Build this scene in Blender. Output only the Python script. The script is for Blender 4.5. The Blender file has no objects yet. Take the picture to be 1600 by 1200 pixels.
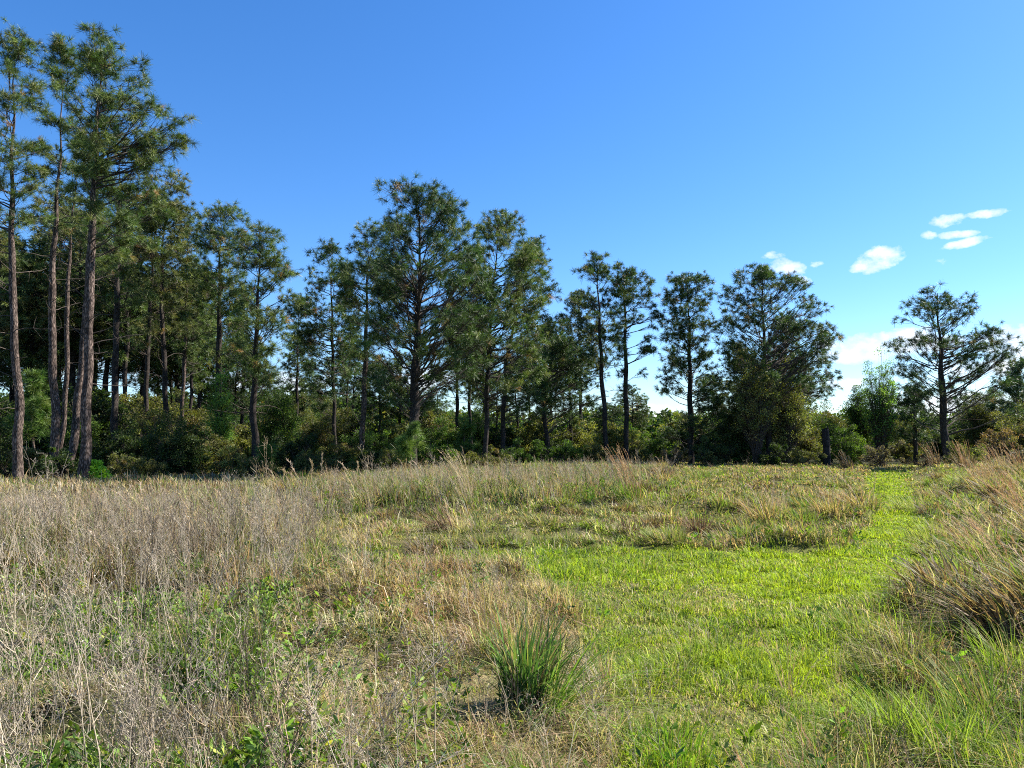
import bpy, math, random
import numpy as np
from math import radians, pi

SC = bpy.context.scene
COL = SC.collection
rng = np.random.default_rng(11)
random.seed(11)

# ------------------------------------------------------------------ camera
F = 1155.0                      # focal length in pixels of the 1600 px wide photo
CAMZ = 1.62
PITCH = math.atan(92.0 / F)
cd = bpy.data.cameras.new('camera')
cd.sensor_width = 36.0
cd.lens = 36.0 * F / 1600.0
cd.clip_start = 0.05
cd.clip_end = 6000.0
cam = bpy.data.objects.new('camera', cd)
COL.objects.link(cam)
cam.location = (0, 0, CAMZ)
cam.rotation_euler = (pi / 2 + PITCH, 0, 0)
SC.camera = cam

# ------------------------------------------------------------------ sun and sky
SUN_EL, SUN_AZ = radians(43), radians(70)          # azimuth measured from +Y (view) towards +X (right)
SUN_STRENGTH, SKY_STRENGTH, EXPOSURE = 5.0, 0.075, 1.42
sd = bpy.data.lights.new('sun', 'SUN')
sd.energy = SUN_STRENGTH
sd.angle = radians(0.53)
sd.color = (1.0, 0.95, 0.86)
sun = bpy.data.objects.new('sun', sd)
COL.objects.link(sun)
from mathutils import Vector
sv = Vector((math.sin(SUN_AZ) * math.cos(SUN_EL), math.cos(SUN_AZ) * math.cos(SUN_EL), math.sin(SUN_EL)))
sun.rotation_euler = (-sv).to_track_quat('-Z', 'Y').to_euler()
sun.location = (20, 10, 30)

SP, CP = math.sin(PITCH), math.cos(PITCH)


def ray(px, py):
    u, v = (px - 800.0) / F, (600.0 - py) / F
    return (u, CP - v * SP, SP + v * CP)


def at(px, py, Y):
    d = ray(px, py)
    t = Y / d[1]
    return np.array([d[0] * t, Y, CAMZ + d[2] * t])


def azel(px, py):
    d = ray(px, py)
    return math.atan2(d[0], d[1]), math.atan2(d[2], math.hypot(d[0], d[1]))


w = bpy.data.worlds.new('World')
SC.world = w
w.use_nodes = True
nt = w.node_tree
nt.nodes.clear()
N, L = nt.nodes, nt.links
out = N.new('ShaderNodeOutputWorld')
bg = N.new('ShaderNodeBackground')
bg.inputs['Strength'].default_value = SKY_STRENGTH
sky = N.new('ShaderNodeTexSky')
sky.sky_type = 'NISHITA'
sky.sun_disc = False
sky.sun_elevation = SUN_EL
sky.sun_rotation = SUN_AZ
sky.altitude = 0
sky.air_density = 1.0
sky.dust_density = 0.25
sky.ozone_density = 2.2
hs = N.new('ShaderNodeHueSaturation')
hs.inputs['Hue'].default_value = 0.5
hs.inputs['Saturation'].default_value = 1.28
hs.inputs['Value'].default_value = 1.0
L.new(sky.outputs[0], hs.inputs['Color'])
mulc = N.new('ShaderNodeMix')
mulc.data_type = 'RGBA'
mulc.blend_type = 'MULTIPLY'
mulc.inputs[0].default_value = 1.0
L.new(hs.outputs[0], mulc.inputs[6])
mulc.inputs[7].default_value = (.80, .935, 1.13, 1)


def M(op, a, b=None, c=None, clamp=False):
    n = N.new('ShaderNodeMath')
    n.operation = op
    n.use_clamp = clamp
    for i, v in enumerate((a, b, c)):
        if v is None:
            continue
        if isinstance(v, (int, float)):
            n.inputs[i].default_value = v
        else:
            L.new(v, n.inputs[i])
    return n.outputs[0]


tc = N.new('ShaderNodeTexCoord')
sep = N.new('ShaderNodeSeparateXYZ')
L.new(tc.outputs['Generated'], sep.inputs[0])
az = M('ARCTAN2', sep.outputs[0], sep.outputs[1])
el = M('ARCSINE', sep.outputs[2])
nz = N.new('ShaderNodeTexNoise')
nz.inputs['Scale'].default_value = 34
nz.inputs['Detail'].default_value = 9
nz.inputs['Roughness'].default_value = 0.62
mp = N.new('ShaderNodeMapping')
mp.inputs['Scale'].default_value = (1, 1, 1.5)
L.new(tc.outputs['Generated'], mp.inputs[0])
L.new(mp.outputs[0], nz.inputs['Vector'])
nzo = M('SUBTRACT', nz.outputs[0], 0.5)
# small fair-weather clouds: (px, py, half width, half height, tilt, strength)
CLOUDS = [(1228, 418, 34, 13, 0.25, 1), (1250, 438, 22, 7, 0.1, .95), (1372, 404, 42, 17, -0.12, 1), (1352, 414, 26, 9, -0.2, .85),
          (1482, 345, 30, 9, 0, .75), (1546, 333, 34, 6, 0, .85), (1508, 380, 38, 6, -0.15, .85), (1450, 369, 15, 7, 0, .75),
          (1497, 366, 32, 5, 0.05, .75), (1278, 412, 13, 5, 0, .6), (1205, 400, 20, 6, 0, .5), (1470, 407, 17, 6, 0, .4),
          (1345, 540, 88, 17, -0.03, 1.05), (1330, 556, 70, 14, 0, 1), (1430, 535, 70, 20, 0, 1), (1610, 535, 80, 30, -0.05, 1.05),
          (1560, 575, 120, 16, 0, .7), (1290, 600, 90, 9, 0, .4), (640, 590, 90, 22, 0, .8), (1010, 650, 80, 20, 0, .8), (1480, 640, 130, 26, 0, .8),
          (60, 560, 200, 20, 0, .5), (-300, 480, 160, 30, 0, .8), (1900, 470, 150, 28, 0, 1), (380, 600, 160, 20, 0, .6)]
acc = None
for (cx, cy, hw, hh, tilt, st) in CLOUDS:
    a0, e0 = azel(cx, cy)
    da = M('SUBTRACT', az, a0)
    de = M('SUBTRACT', el, e0)
    dt = M('MULTIPLY_ADD', da, tilt, de)
    q = M('ADD', M('POWER', M('ABSOLUTE', M('MULTIPLY', da, F / (hw * .84))), 2.0), M('POWER', M('ABSOLUTE', M('MULTIPLY', dt, F / (hh * 1.05))), 2.0))
    m = M('MULTIPLY', M('SUBTRACT', 1.0, q), st)
    acc = m if acc is None else M('MAXIMUM', acc, m)
dens = M('ADD', M('MAXIMUM', acc, -1.0), M('MULTIPLY', nzo, 3.4))
dens = M('MULTIPLY', dens, 1.05)
dens = M('SUBTRACT', dens, 0.12, clamp=True)
dens = M('POWER', dens, 0.8)
# thin brightening low over the horizon, as in humid air
hz = M('SUBTRACT', 1.0, M('DIVIDE', M('ABSOLUTE', el), 0.20), clamp=True)
hz = M('MULTIPLY', M('POWER', hz, 1.4), 0.11)
mixh = N.new('ShaderNodeMix')
mixh.data_type = 'RGBA'
L.new(hz, mixh.inputs[0])
L.new(mulc.outputs[2], mixh.inputs[6])
mixh.inputs[7].default_value = (5.2, 6.3, 7.6, 1)
mixc = N.new('ShaderNodeMix')
mixc.data_type = 'RGBA'
L.new(M('MULTIPLY', dens, 0.93), mixc.inputs[0])
L.new(mixh.outputs[2], mixc.inputs[6])
nz2 = N.new('ShaderNodeTexNoise')
nz2.inputs['Scale'].default_value = 55
nz2.inputs['Detail'].default_value = 5
L.new(tc.outputs['Generated'], nz2.inputs['Vector'])
mixw = N.new('ShaderNodeMix')
mixw.data_type = 'RGBA'
L.new(M('MULTIPLY', M('SUBTRACT', nz2.outputs[0], .4), 4.0, clamp=True), mixw.inputs[0])
mixw.inputs[6].default_value = (5.3, 5.7, 6.3, 1)
mixw.inputs[7].default_value = (7.0, 7.1, 7.3, 1)
L.new(mixw.outputs[2], mixc.inputs[7])
L.new(mixc.outputs[2], bg.inputs['Color'])
L.new(bg.outputs[0], out.inputs['Surface'])

vs = SC.view_settings
vs.view_transform = 'Standard'
vs.look = 'None'
vs.exposure = EXPOSURE
vs.gamma = 1.0
vs.use_curve_mapping = False
cy = SC.cycles
cy.max_bounces = 5
cy.diffuse_bounces = 4
cy.glossy_bounces = 2
cy.transmission_bounces = 3
cy.transparent_max_bounces = 4
cy.caustics_reflective = False
cy.caustics_refractive = False
cy.use_denoising = False
try:
    cy.denoising_prefilter = 'FAST'
    cy.denoising_input_passes = 'RGB_ALBEDO_NORMAL'
except Exception:
    pass
SC.render.filter_size = 1.2 if hasattr(SC.render, 'filter_size') else 1.5
cy.pixel_filter_type = 'BLACKMAN_HARRIS'
cy.filter_width = 1.05


# ------------------------------------------------------------------ noise in numpy
def _hash(ix, iy, seed):
    n = (ix.astype(np.int64) * 374761393 + iy.astype(np.int64) * 668265263 + seed * 1442695041) & 0xffffffff
    n = ((n ^ (n >> 13)) * 1274126177) & 0xffffffff
    n = (n ^ (n >> 16)) & 0xffffffff
    return n / 4294967295.0


def vnoise(x, y, seed=0):
    x = np.asarray(x, float)
    y = np.asarray(y, float)
    ix, iy = np.floor(x), np.floor(y)
    fx, fy = x - ix, y - iy
    fx = fx * fx * (3 - 2 * fx)
    fy = fy * fy * (3 - 2 * fy)
    a = _hash(ix, iy, seed)
    b = _hash(ix + 1, iy, seed)
    c = _hash(ix, iy + 1, seed)
    d = _hash(ix + 1, iy + 1, seed)
    return (a * (1 - fx) + b * fx) * (1 - fy) + (c * (1 - fx) + d * fx) * fy


def fbm(x, y, seed=0, octv=3):
    s, a, t = 0, 1.0, 0
    for i in range(octv):
        s = s + a * vnoise(x * 2 ** i + 13.7 * i, y * 2 ** i - 7.1 * i, seed + i)
        t += a
        a *= .5
    return s / t


def sstep(a, b, x):
    t = np.clip((x - a) / (b - a), 0, 1)
    return t * t * (3 - 2 * t)


# ------------------------------------------------------------------ where things lie on the ground
def gpt(px, py):
    d = ray(px, py)
    t = -CAMZ / d[2]
    return (d[0] * t, d[1] * t)


def gpoly(pts):
    return np.array([gpt(*p) for p in pts])


def inside(poly, x, y):
    r = np.zeros(np.shape(x), bool)
    n = len(poly)
    for i in range(n):
        x1, y1 = poly[i]
        x2, y2 = poly[(i + 1) % n]
        c = ((y1 > y) != (y2 > y))
        with np.errstate(divide='ignore', invalid='ignore'):
            xi = (x2 - x1) * (y - y1) / (y2 - y1 + 1e-12) + x1
        r ^= c & (x < xi)
    return r


LIME = gpoly([(1372, 736), (1412, 735), (1414, 752), (1432, 785), (1452, 825), (1466, 865), (1410, 915), (1310, 945), (1180, 935), (1090, 905),
              (1150, 876), (1290, 866), (1338, 846), (1364, 800), (1352, 770), (1352, 756)])
MOWED = gpoly([(1366, 735), (1416, 735), (1420, 752), (1440, 785), (1462, 825), (1476, 865), (1420, 930), (1375, 1000), (1335, 1080), (1290, 1200),
               (1270, 1400), (900, 1400), (950, 1200), (945, 1090), (905, 1000), (850, 935), (730, 898), (620, 888), (480, 880), (470, 868), (560, 862),
               (640, 860), (900, 860), (1060, 854), (1290, 862), (1334, 845), (1362, 800), (1350, 770), (1350, 756)])
KNOLL = gpoly([(400, 878), (520, 874), (640, 882), (730, 893), (850, 935), (905, 1000), (900, 1050), (800, 1060), (700, 1010), (560, 985), (450, 960)])
THATCH = gpoly([(450, 960), (560, 985), (700, 1010), (800, 1060), (900, 1050), (945, 1090), (955, 1200), (930, 1500), (300, 1500), (400, 1200), (440, 1050)])
FORB = gpoly([(-900, 930), (300, 905), (450, 925), (450, 960), (440, 1050), (400, 1200), (300, 1600), (-1500, 1600)])
WEEDL = gpoly([(-1200, 770), (150, 752), (420, 756), (450, 800), (430, 868), (450, 925), (300, 905), (-900, 930)])
WEEDM = gpoly([(420, 752), (700, 736), (1000, 728), (1040, 745), (1010, 780), (930, 805), (700, 815), (520, 815), (450, 800)])
VERGE = gpoly([(430, 815), (520, 812), (700, 818), (930, 805), (1040, 812), (1080, 858), (900, 870), (640, 867), (420, 862)])
MOUND = gpoly([(1000, 727), (1372, 725), (1352, 756), (1350, 775), (1362, 800), (1334, 845), (1290, 862), (1080, 862), (1040, 812), (930, 805), (1010, 780)])
RIGHT = gpoly([(1412, 727), (2600, 727), (3200, 1500), (1270, 1500), (1290, 1200), (1335, 1080), (1375, 1000), (1420, 930), (1476, 865), (1462, 825), (1440, 785)])


_bp = np.array([gpt(*p) for p in [(1200, 2200), (1270, 1400), (1290, 1200), (1375, 1000), (1430, 930), (1480, 865), (1462, 825), (1446, 790), (1424, 755), (1420, 738), (1420, 728)]])
_by, _bx = _bp[:, 1], _bp[:, 0]


def _moundz(x, y):
    d1 = np.minimum(np.interp(y, _by, _bx) - 1.3 - x, (y - 12.6) * .8)
    return .32 * sstep(0, 5, d1) * sstep(-9, -1, x)


def height(x, y):
    x = np.asarray(x, float)
    y = np.asarray(y, float)
    d = np.hypot(x, y)
    mow = inside(MOWED, x, y) * 1.0
    k = 1 - .75 * mow
    fade = 1 - sstep(35, 70, d)
    z = (fbm(x * .22 + 3, y * .22, 3, 2) - .5) * .30 * k + (fbm(x * 1.1, y * 1.1, 9, 3) - .5) * .34 * k + sstep(.5, .75, fbm(x * 1.5 + 31, y * 1.5, 19, 2)) * .17 * (k - .25) / .75 * .6
    # higher bank right of the path, low knoll left of it
    xb = np.interp(y, _by, _bx)
    z = z + sstep(.0, 2.2, x - xb) * .38 * sstep(3, 7, y)
    z = z + _moundz(x, y)
    kx, ky = gpt(640, 950)
    z = z + .19 * np.exp(-(((x - kx) / 1.6) ** 2 + ((y - ky) / 1.3) ** 2))
    return z * fade - 0.01


def hz1(x, y):
    return float(height(np.array([x]), np.array([y]))[0])


# ------------------------------------------------------------------ mesh helpers
def link(o, parent=None):
    COL.objects.link(o)
    if parent is not None:
        o.parent = parent
    return o


def mesh_np(name, V, T, mat, parent=None, col=None, smooth=False, k=3):
    """V (n,3), T (m,k) uniform faces"""
    V = np.ascontiguousarray(V, dtype=np.float32)
    T = np.ascontiguousarray(T, dtype=np.int32)
    me = bpy.data.meshes.new(name)
    me.vertices.add(len(V))
    me.vertices.foreach_set('co', V.ravel())
    me.loops.add(T.size)
    me.loops.foreach_set('vertex_index', T.ravel())
    me.polygons.add(len(T))
    me.polygons.foreach_set('loop_start', np.arange(0, T.size, k, dtype=np.int32))
    if smooth:
        me.polygons.foreach_set('use_smooth', np.ones(len(T), dtype=bool))
    me.update(calc_edges=True)
    if col is not None:
        ca = me.attributes.new('Col', 'FLOAT_COLOR', 'POINT')
        c4 = np.ones((len(V), 4), dtype=np.float32)
        c4[:, :3] = col
        ca.data.foreach_set('color', c4.ravel())
    if mat is not None:
        me.materials.append(mat)
    o = bpy.data.objects.new(name, me)
    return link(o, parent)


def empty(name, loc=(0, 0, 0), rz=0.0):
    o = bpy.data.objects.new(name, None)
    o.empty_display_size = .3
    COL.objects.link(o)
    o.location = loc
    o.rotation_euler = (0, 0, rz)
    return o


def tag(o, label=None, cat=None, group=None, kind=None):
    if label:
        o['label'] = label
    if cat:
        o['category'] = cat
    if group:
        o['group'] = group
    if kind or cat:
        o['kind'] = kind or 'thing'
    return o


class Acc:
    """gathers vertices, faces and colours of one mesh"""

    def __init__(s):
        s.V, s.T, s.C, s.n = [], [], [], 0

    def add(s, V, T, C=None):
        if len(V) == 0:
            return
        s.V.append(V)
        s.T.append(T + s.n)
        s.C.append(np.broadcast_to(C if C is not None else np.ones(3), (len(V), 3)))
        s.n += len(V)

    def build(s, name, mat, parent=None, smooth=False, loc=None):
        V = np.concatenate(s.V)
        if loc is not None:
            V = V - np.array(loc)
        return mesh_np(name, V, np.concatenate(s.T), mat, parent, np.concatenate(s.C), smooth)

    def raw(s):
        return np.concatenate(s.V), np.concatenate(s.T), np.concatenate(s.C)


def norm(v):
    return v / (np.linalg.norm(v, axis=-1, keepdims=True) + 1e-9)


def tubes(P, R, sides=4):
    """P (N,K,3) polylines, R (N,K) radii -> triangles"""
    P = np.asarray(P, float)
    R = np.asarray(R, float)
    n, K = R.shape
    T = np.gradient(P, axis=1) if K > 2 else np.repeat(P[:, 1:] - P[:, :1], 2, axis=1)
    T = norm(T)
    ref = np.where(np.abs(T[..., 2:3]) > .9, np.array([1., 0, 0]), np.array([0, 0, 1.]))
    A = norm(np.cross(T, ref))
    B = np.cross(T, A)
    an = np.arange(sides) / sides * 2 * pi
    ring = (A[:, :, None, :] * np.cos(an)[None, None, :, None] + B[:, :, None, :] * np.sin(an)[None, None, :, None]) * R[:, :, None, None]
    V = (P[:, :, None, :] + ring).reshape(-1, 3)
    i = np.arange(n)[:, None, None] * K * sides
    k = np.arange(K - 1)[None, :, None] * sides
    s0 = np.arange(sides)[None, None, :]
    s1 = (s0 + 1) % sides
    a, b, c, d = i + k + s0, i + k + s1, i + k + sides + s1, i + k + sides + s0
    F_ = np.stack([np.stack([a, b, c], -1), np.stack([a, c, d], -1)], -2).reshape(-1, 3)
    return V, F_


def bez(a, b, c, K):
    t = np.linspace(0, 1, K)[None, :, None]
    return a[:, None] * (1 - t) ** 2 + b[:, None] * 2 * t * (1 - t) + c[:, None] * t * t


def rsphere(n, r=rng):
    v = r.normal(size=(n, 3))
    return norm(v)


def blades(P, H, W, ldir, lean, flat=0.0, r=rng, curl=.35):
    """grass blades: root P (n,3), length H, width W, lean direction angle ldir, lean amount; 5 verts, 3 triangles each"""
    n = len(P)
    dx, dy = np.cos(ldir), np.sin(ldir)
    up = np.sqrt(np.clip(1 - np.minimum(lean, .97) ** 2, .05, 1))
    fa = r.uniform(0, 2 * pi, n)
    wx, wy = np.cos(fa) * W / 2, np.sin(fa) * W / 2
    mid = P + np.stack([dx * lean * H * curl, dy * lean * H * curl, up * H * .58 + .04 * H], -1)
    tip = P + np.stack([dx * lean * H, dy * lean * H, up * H * (1 - .35 * lean)], -1)
    wv = np.stack([wx, wy, np.zeros(n)], -1)
    V = np.stack([P - wv, P + wv, mid - wv * .75, mid + wv * .75, tip], 1).reshape(-1, 3)
    b = np.arange(n)[:, None] * 5
    T = np.concatenate([b + np.array([0, 1, 3]), b + np.array([0, 3, 2]), b + np.array([2, 3, 4])], 1).reshape(-1, 3)
    return V, T


def leaves(P, N_, L_, W_, r=rng):
    """pointed leaves folded along the midrib: 4 verts 2 triangles; P centre base, N_ direction of the leaf"""
    n = len(P)
    D = norm(N_)
    S = norm(np.cross(D, rsphere(n, r)))
    U = np.cross(D, S)
    L_ = np.broadcast_to(L_, (n,))[:, None]
    W_ = np.broadcast_to(W_, (n,))[:, None]
    m = P + D * L_ * .5
    V = np.stack([P, m + S * W_ * .5 + U * W_ * .12, P + D * L_, m - S * W_ * .5 + U * W_ * .12], 1).reshape(-1, 3)
    b = np.arange(n)[:, None] * 4
    T = np.concatenate([b + np.array([0, 1, 2]), b + np.array([0, 2, 3])], 1).reshape(-1, 3)
    return V, T


def pick(pal, n, r=rng, var=.18):
    cols = np.array([p[0] for p in pal], float)
    ws = np.array([p[1] for p in pal], float)
    i = r.choice(len(pal), n, p=ws / ws.sum())
    return np.clip(cols[i] * (1 + r.normal(0, var, (n, 1))) * (1 + r.normal(0, .05, (n, 3))), .004, .85)


# ------------------------------------------------------------------ materials
def foliage_mat(name, trans=.3, rough=.55, spec=.3, tcol=(1.3, 1.35, .6)):
    m = bpy.data.materials.new(name)
    m.use_nodes = True
    t = m.node_tree
    t.nodes.clear()
    o = t.nodes.new('ShaderNodeOutputMaterial')
    a = t.nodes.new('ShaderNodeAttribute')
    a.attribute_name = 'Col'
    p = t.nodes.new('ShaderNodeBsdfPrincipled')
    p.inputs['Roughness'].default_value = rough
    p.inputs['Specular IOR Level'].default_value = spec
    t.links.new(a.outputs['Color'], p.inputs['Base Color'])
    if trans > 0:
        tr = t.nodes.new('ShaderNodeBsdfTranslucent')
        mu = t.nodes.new('ShaderNodeMix')
        mu.data_type = 'RGBA'
        mu.blend_type = 'MULTIPLY'
        mu.inputs[0].default_value = 1
        t.links.new(a.outputs['Color'], mu.inputs[6])
        mu.inputs[7].default_value = (*tcol, 1)
        t.links.new(mu.outputs[2], tr.inputs[0])
        mx = t.nodes.new('ShaderNodeMixShader')
        mx.inputs[0].default_value = trans
        t.links.new(p.outputs[0], mx.inputs[1])
        t.links.new(tr.outputs[0], mx.inputs[2])
        t.links.new(mx.outputs[0], o.inputs[0])
    else:
        t.links.new(p.outputs[0], o.inputs[0])
    return m


def bark_mat(name, dark, light, scale=9.0, bump=.9):
    scale = scale * 2.2
    m = bpy.data.materials.new(name)
    m.use_nodes = True
    t = m.node_tree
    p = t.nodes['Principled BSDF']
    p.inputs['Roughness'].default_value = .9
    p.inputs['Specular IOR Level'].default_value = .15
    tc_ = t.nodes.new('ShaderNodeTexCoord')
    mp_ = t.nodes.new('ShaderNodeMapping')
    mp_.inputs['Scale'].default_value = (1, 1, .28)
    t.links.new(tc_.outputs['Object'], mp_.inputs[0])
    v = t.nodes.new('ShaderNodeTexVoronoi')
    v.feature = 'DISTANCE_TO_EDGE'
    v.inputs['Scale'].default_value = scale
    n_ = t.nodes.new('ShaderNodeTexNoise')
    n_.inputs['Scale'].default_value = 11
    n_.inputs['Detail'].default_value = 8
    ad = t.nodes.new('ShaderNodeVectorMath')
    ad.operation = 'MULTIPLY_ADD'
    t.links.new(n_.outputs['Color'], ad.inputs[0])
    ad.inputs[1].default_value = (.22, .22, .22)
    t.links.new(mp_.outputs[0], ad.inputs[2])
    t.links.new(ad.outputs[0], v.inputs['Vector'])
    r_ = t.nodes.new('ShaderNodeValToRGB')
    r_.color_ramp.elements[0].position = 0.0
    r_.color_ramp.elements[0].color = (*dark, 1)
    r_.color_ramp.elements[1].position = .30
    r_.color_ramp.elements[1].color = (*light, 1)
    t.links.new(v.outputs['Distance'], r_.inputs[0])
    n2 = t.nodes.new('ShaderNodeTexNoise')
    n2.inputs['Scale'].default_value = 2.2
    n2.inputs['Detail'].default_value = 6
    t.links.new(tc_.outputs['Object'], n2.inputs['Vector'])
    mr = t.nodes.new('ShaderNodeMapRange')
    mr.inputs[1].default_value = .3
    mr.inputs[2].default_value = .7
    mr.inputs[3].default_value = .55
    mr.inputs[4].default_value = 1.3
    t.links.new(n2.outputs[0], mr.inputs[0])
    mu = t.nodes.new('ShaderNodeVectorMath')
    mu.operation = 'SCALE'
    t.links.new(r_.outputs[0], mu.inputs[0])
    t.links.new(mr.outputs[0], mu.inputs['Scale'])
    t.links.new(mu.outputs[0], p.inputs['Base Color'])
    b = t.nodes.new('ShaderNodeBump')
    b.inputs['Strength'].default_value = bump
    b.inputs['Distance'].default_value = .05
    mn = t.nodes.new('ShaderNodeMath')
    mn.operation = 'MINIMUM'
    mn.inputs[1].default_value = .2
    t.links.new(v.outputs['Distance'], mn.inputs[0])
    t.links.new(mn.outputs[0], b.inputs['Height'])
    t.links.new(b.outputs[0], p.inputs['Normal'])
    return m


MAT = {
    'needle': foliage_mat('pine_needles', .22, .5, .3, (1.2, 1.3, .6)),
    'leaf': foliage_mat('shrub_leaves', .33, .62, .25, (1.5, 1.6, .5)),
    'grass': foliage_mat('grass_blades', .42, .6, .22, (1.15, 1.2, .6)),
    'dry': foliage_mat('dry_stems', .25, .7, .2, (1.1, 1.0, .8)),
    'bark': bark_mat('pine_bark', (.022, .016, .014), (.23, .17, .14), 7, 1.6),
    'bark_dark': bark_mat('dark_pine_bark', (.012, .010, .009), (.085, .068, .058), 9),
    'limb': bark_mat('limb_bark', (.03, .025, .022), (.15, .12, .10), 14, .5),
    'char': bark_mat('charred_wood', (.008, .007, .007), (.06, .052, .05), 7, 1),
}


# ground material: brown thatch and dull green, in patches
def ground_mat():
    m = bpy.data.materials.new('field_soil')
    m.use_nodes = True
    t = m.node_tree
    p = t.nodes['Principled BSDF']
    p.inputs['Roughness'].default_value = 1
    p.inputs['Specular IOR Level'].default_value = .05
    tc_ = t.nodes.new('ShaderNodeTexCoord')
    n1 = t.nodes.new('ShaderNodeTexNoise')
    n1.inputs['Scale'].default_value = 1.3
    n1.inputs['Detail'].default_value = 10
    n1.inputs['Roughness'].default_value = .7
    t.links.new(tc_.outputs['Object'], n1.inputs['Vector'])
    r_ = t.nodes.new('ShaderNodeValToRGB')
    e = r_.color_ramp.elements
    e[0].position, e[0].color = .32, (.35, .35, .4, 1)
    e[1].position, e[1].color = .68, (1.5, 1.35, 1.3, 1)
    x = e.new(.5)
    x.color = (.9, .95, .8, 1)
    t.links.new(n1.outputs[0], r_.inputs[0])
    at_ = t.nodes.new('ShaderNodeAttribute')
    at_.attribute_name = 'Col'
    mm = t.nodes.new('ShaderNodeVectorMath')
    mm.operation = 'MULTIPLY'
    t.links.new(r_.outputs[0], mm.inputs[0])
    t.links.new(at_.outputs['Color'], mm.inputs[1])
    t.links.new(mm.outputs[0], p.inputs['Base Color'])
    n2 = t.nodes.new('ShaderNodeTexNoise')
    n2.inputs['Scale'].default_value = 30
    n2.inputs['Detail'].default_value = 5
    t.links.new(tc_.outputs['Object'], n2.inputs['Vector'])
    b = t.nodes.new('ShaderNodeBump')
    b.inputs['Strength'].default_value = .8
    b.inputs['Distance'].default_value = .03
    t.links.new(n2.outputs[0], b.inputs['Height'])
    t.links.new(b.outputs[0], p.inputs['Normal'])
    return m


# ------------------------------------------------------------------ ground sheet
na, nr = 720, 300
rr = np.concatenate([[0.0], np.geomspace(.6, 4000, nr - 1)])
aa = np.arange(na) / na * 2 * pi
RR, AA = np.meshgrid(rr[1:], aa, indexing='ij')
gx, gy = RR * np.sin(AA), RR * np.cos(AA)
V = np.stack([gx, gy, height(gx, gy)], -1).reshape(-1, 3)
V = np.concatenate([V, [[0, 0, hz1(0, 0)]]])
i = np.arange(nr - 2)[:, None] * na
j = np.arange(na)[None, :]
j2 = (j + 1) % na
T = np.stack([np.stack([i + j, i + na + j, i + na + j2], -1), np.stack([i + j, i + na + j2, i + j2], -1)], -2).reshape(-1, 3)
cidx = len(V) - 1
Tc = np.stack([np.full(na, cidx), np.arange(na), (np.arange(na) + 1) % na], -1)
SOIL = [(LIME, (.13, .15, .025)), (MOWED, (.12, .13, .04)), (KNOLL, (.16, .12, .06)), (THATCH, (.17, .14, .08)), (FORB, (.05, .05, .025)), (WEEDL, (.12, .10, .06)),
        (WEEDM, (.07, .08, .03)), (VERGE, (.10, .09, .04)), (MOUND, (.085, .08, .035)), (RIGHT, (.10, .105, .035))]
gcol = np.tile(np.array([.06, .06, .03]), (len(V), 1))
wx_ = V[:, 0] + (fbm(V[:, 0] * 1.6, V[:, 1] * 1.6, 21) - .5) * .55
wy_ = V[:, 1] + (fbm(V[:, 0] * 1.6 + 50, V[:, 1] * 1.6, 22) - .5) * .55
for pl_, c_ in reversed(SOIL):
    gcol[inside(pl_, wx_, wy_)] = c_
g = mesh_np('ground', V, np.concatenate([T, Tc]), ground_mat(), smooth=True, col=gcol)
tag(g, kind='structure')

# ------------------------------------------------------------------ grass cover
LIMEC, LGREEN, GREEN, DGREEN = (.31, .385, .03), (.225, .30, .035), (.13, .205, .028), (.055, .11, .022)
OLIVE, STRAW, PALE, RED, BROWN, GREY = (.19, .20, .06), (.44, .35, .20), (.60, .51, .34), (.38, .25, .15), (.16, .11, .065), (.30, .27, .21)
# palette, mean length, lean, density factor
ZONES = [
    (LIME, [(LIMEC, 8), (LGREEN, 3.5), (GREEN, 1), (STRAW, .6)], .06, .6, 1.0),
    (MOWED, [(LIMEC, 9), (LGREEN, 6), (GREEN, 2.2), (DGREEN, .7), (STRAW, 1.5), (PALE, .5), (OLIVE, 1.2)], .075, .62, 1.0),
    (KNOLL, [(RED, 5), (STRAW, 5), (PALE, 1.5), (OLIVE, 1.6), (GREEN, .9), (BROWN, 1)], .15, .65, 1.0),
    (THATCH, [(STRAW, 6), (PALE, 4), (RED, 1.6), (OLIVE, 2.6), (GREEN, 2.0), (BROWN, 1.3)], .14, .95, 1.0),
    (FORB, [(DGREEN, 2), (GREEN, 3), (OLIVE, 2), (STRAW, 4), (PALE, 2), (GREY, 1.5), (BROWN, 2)], .10, .9, .55),
    (WEEDL, [(STRAW, 2), (PALE, .6), (GREY, 3), (RED, 2.5), (BROWN, 4), (OLIVE, 2.4), (GREEN, 1.6)], .25, .45, .75),
    (WEEDM, [(OLIVE, 4), (GREEN, 2.4), (GREY, 2.4), (STRAW, 1.2), (RED, 1), (BROWN, 2.5), (DGREEN, 2.4)], .24, .5, .8),
    (VERGE, [(STRAW, 4), (PALE, 1.5), (OLIVE, 4), (RED, 1.6), (LGREEN, 3), (GREEN, 1.5)], .12, .8, 1.0),
    (MOUND, [(OLIVE, 4.5), (LGREEN, 2.2), (STRAW, 3), (RED, 4), (GREEN, 1.4), (BROWN, 3)], .145, .7, 1.0),
    (RIGHT, [(OLIVE, 4.5), (LGREEN, 5), (GREEN, 2.2), (STRAW, 3), (RED, 2.2), (PALE, .8), (BROWN, 1.6), (DGREEN, 1)], .18, .7, 1.0),
    (None, [(OLIVE, 3), (GREEN, 2), (STRAW, 3), (GREY, 2), (RED, 2), (BROWN, 1)], .17, .5, .8),
]


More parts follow.
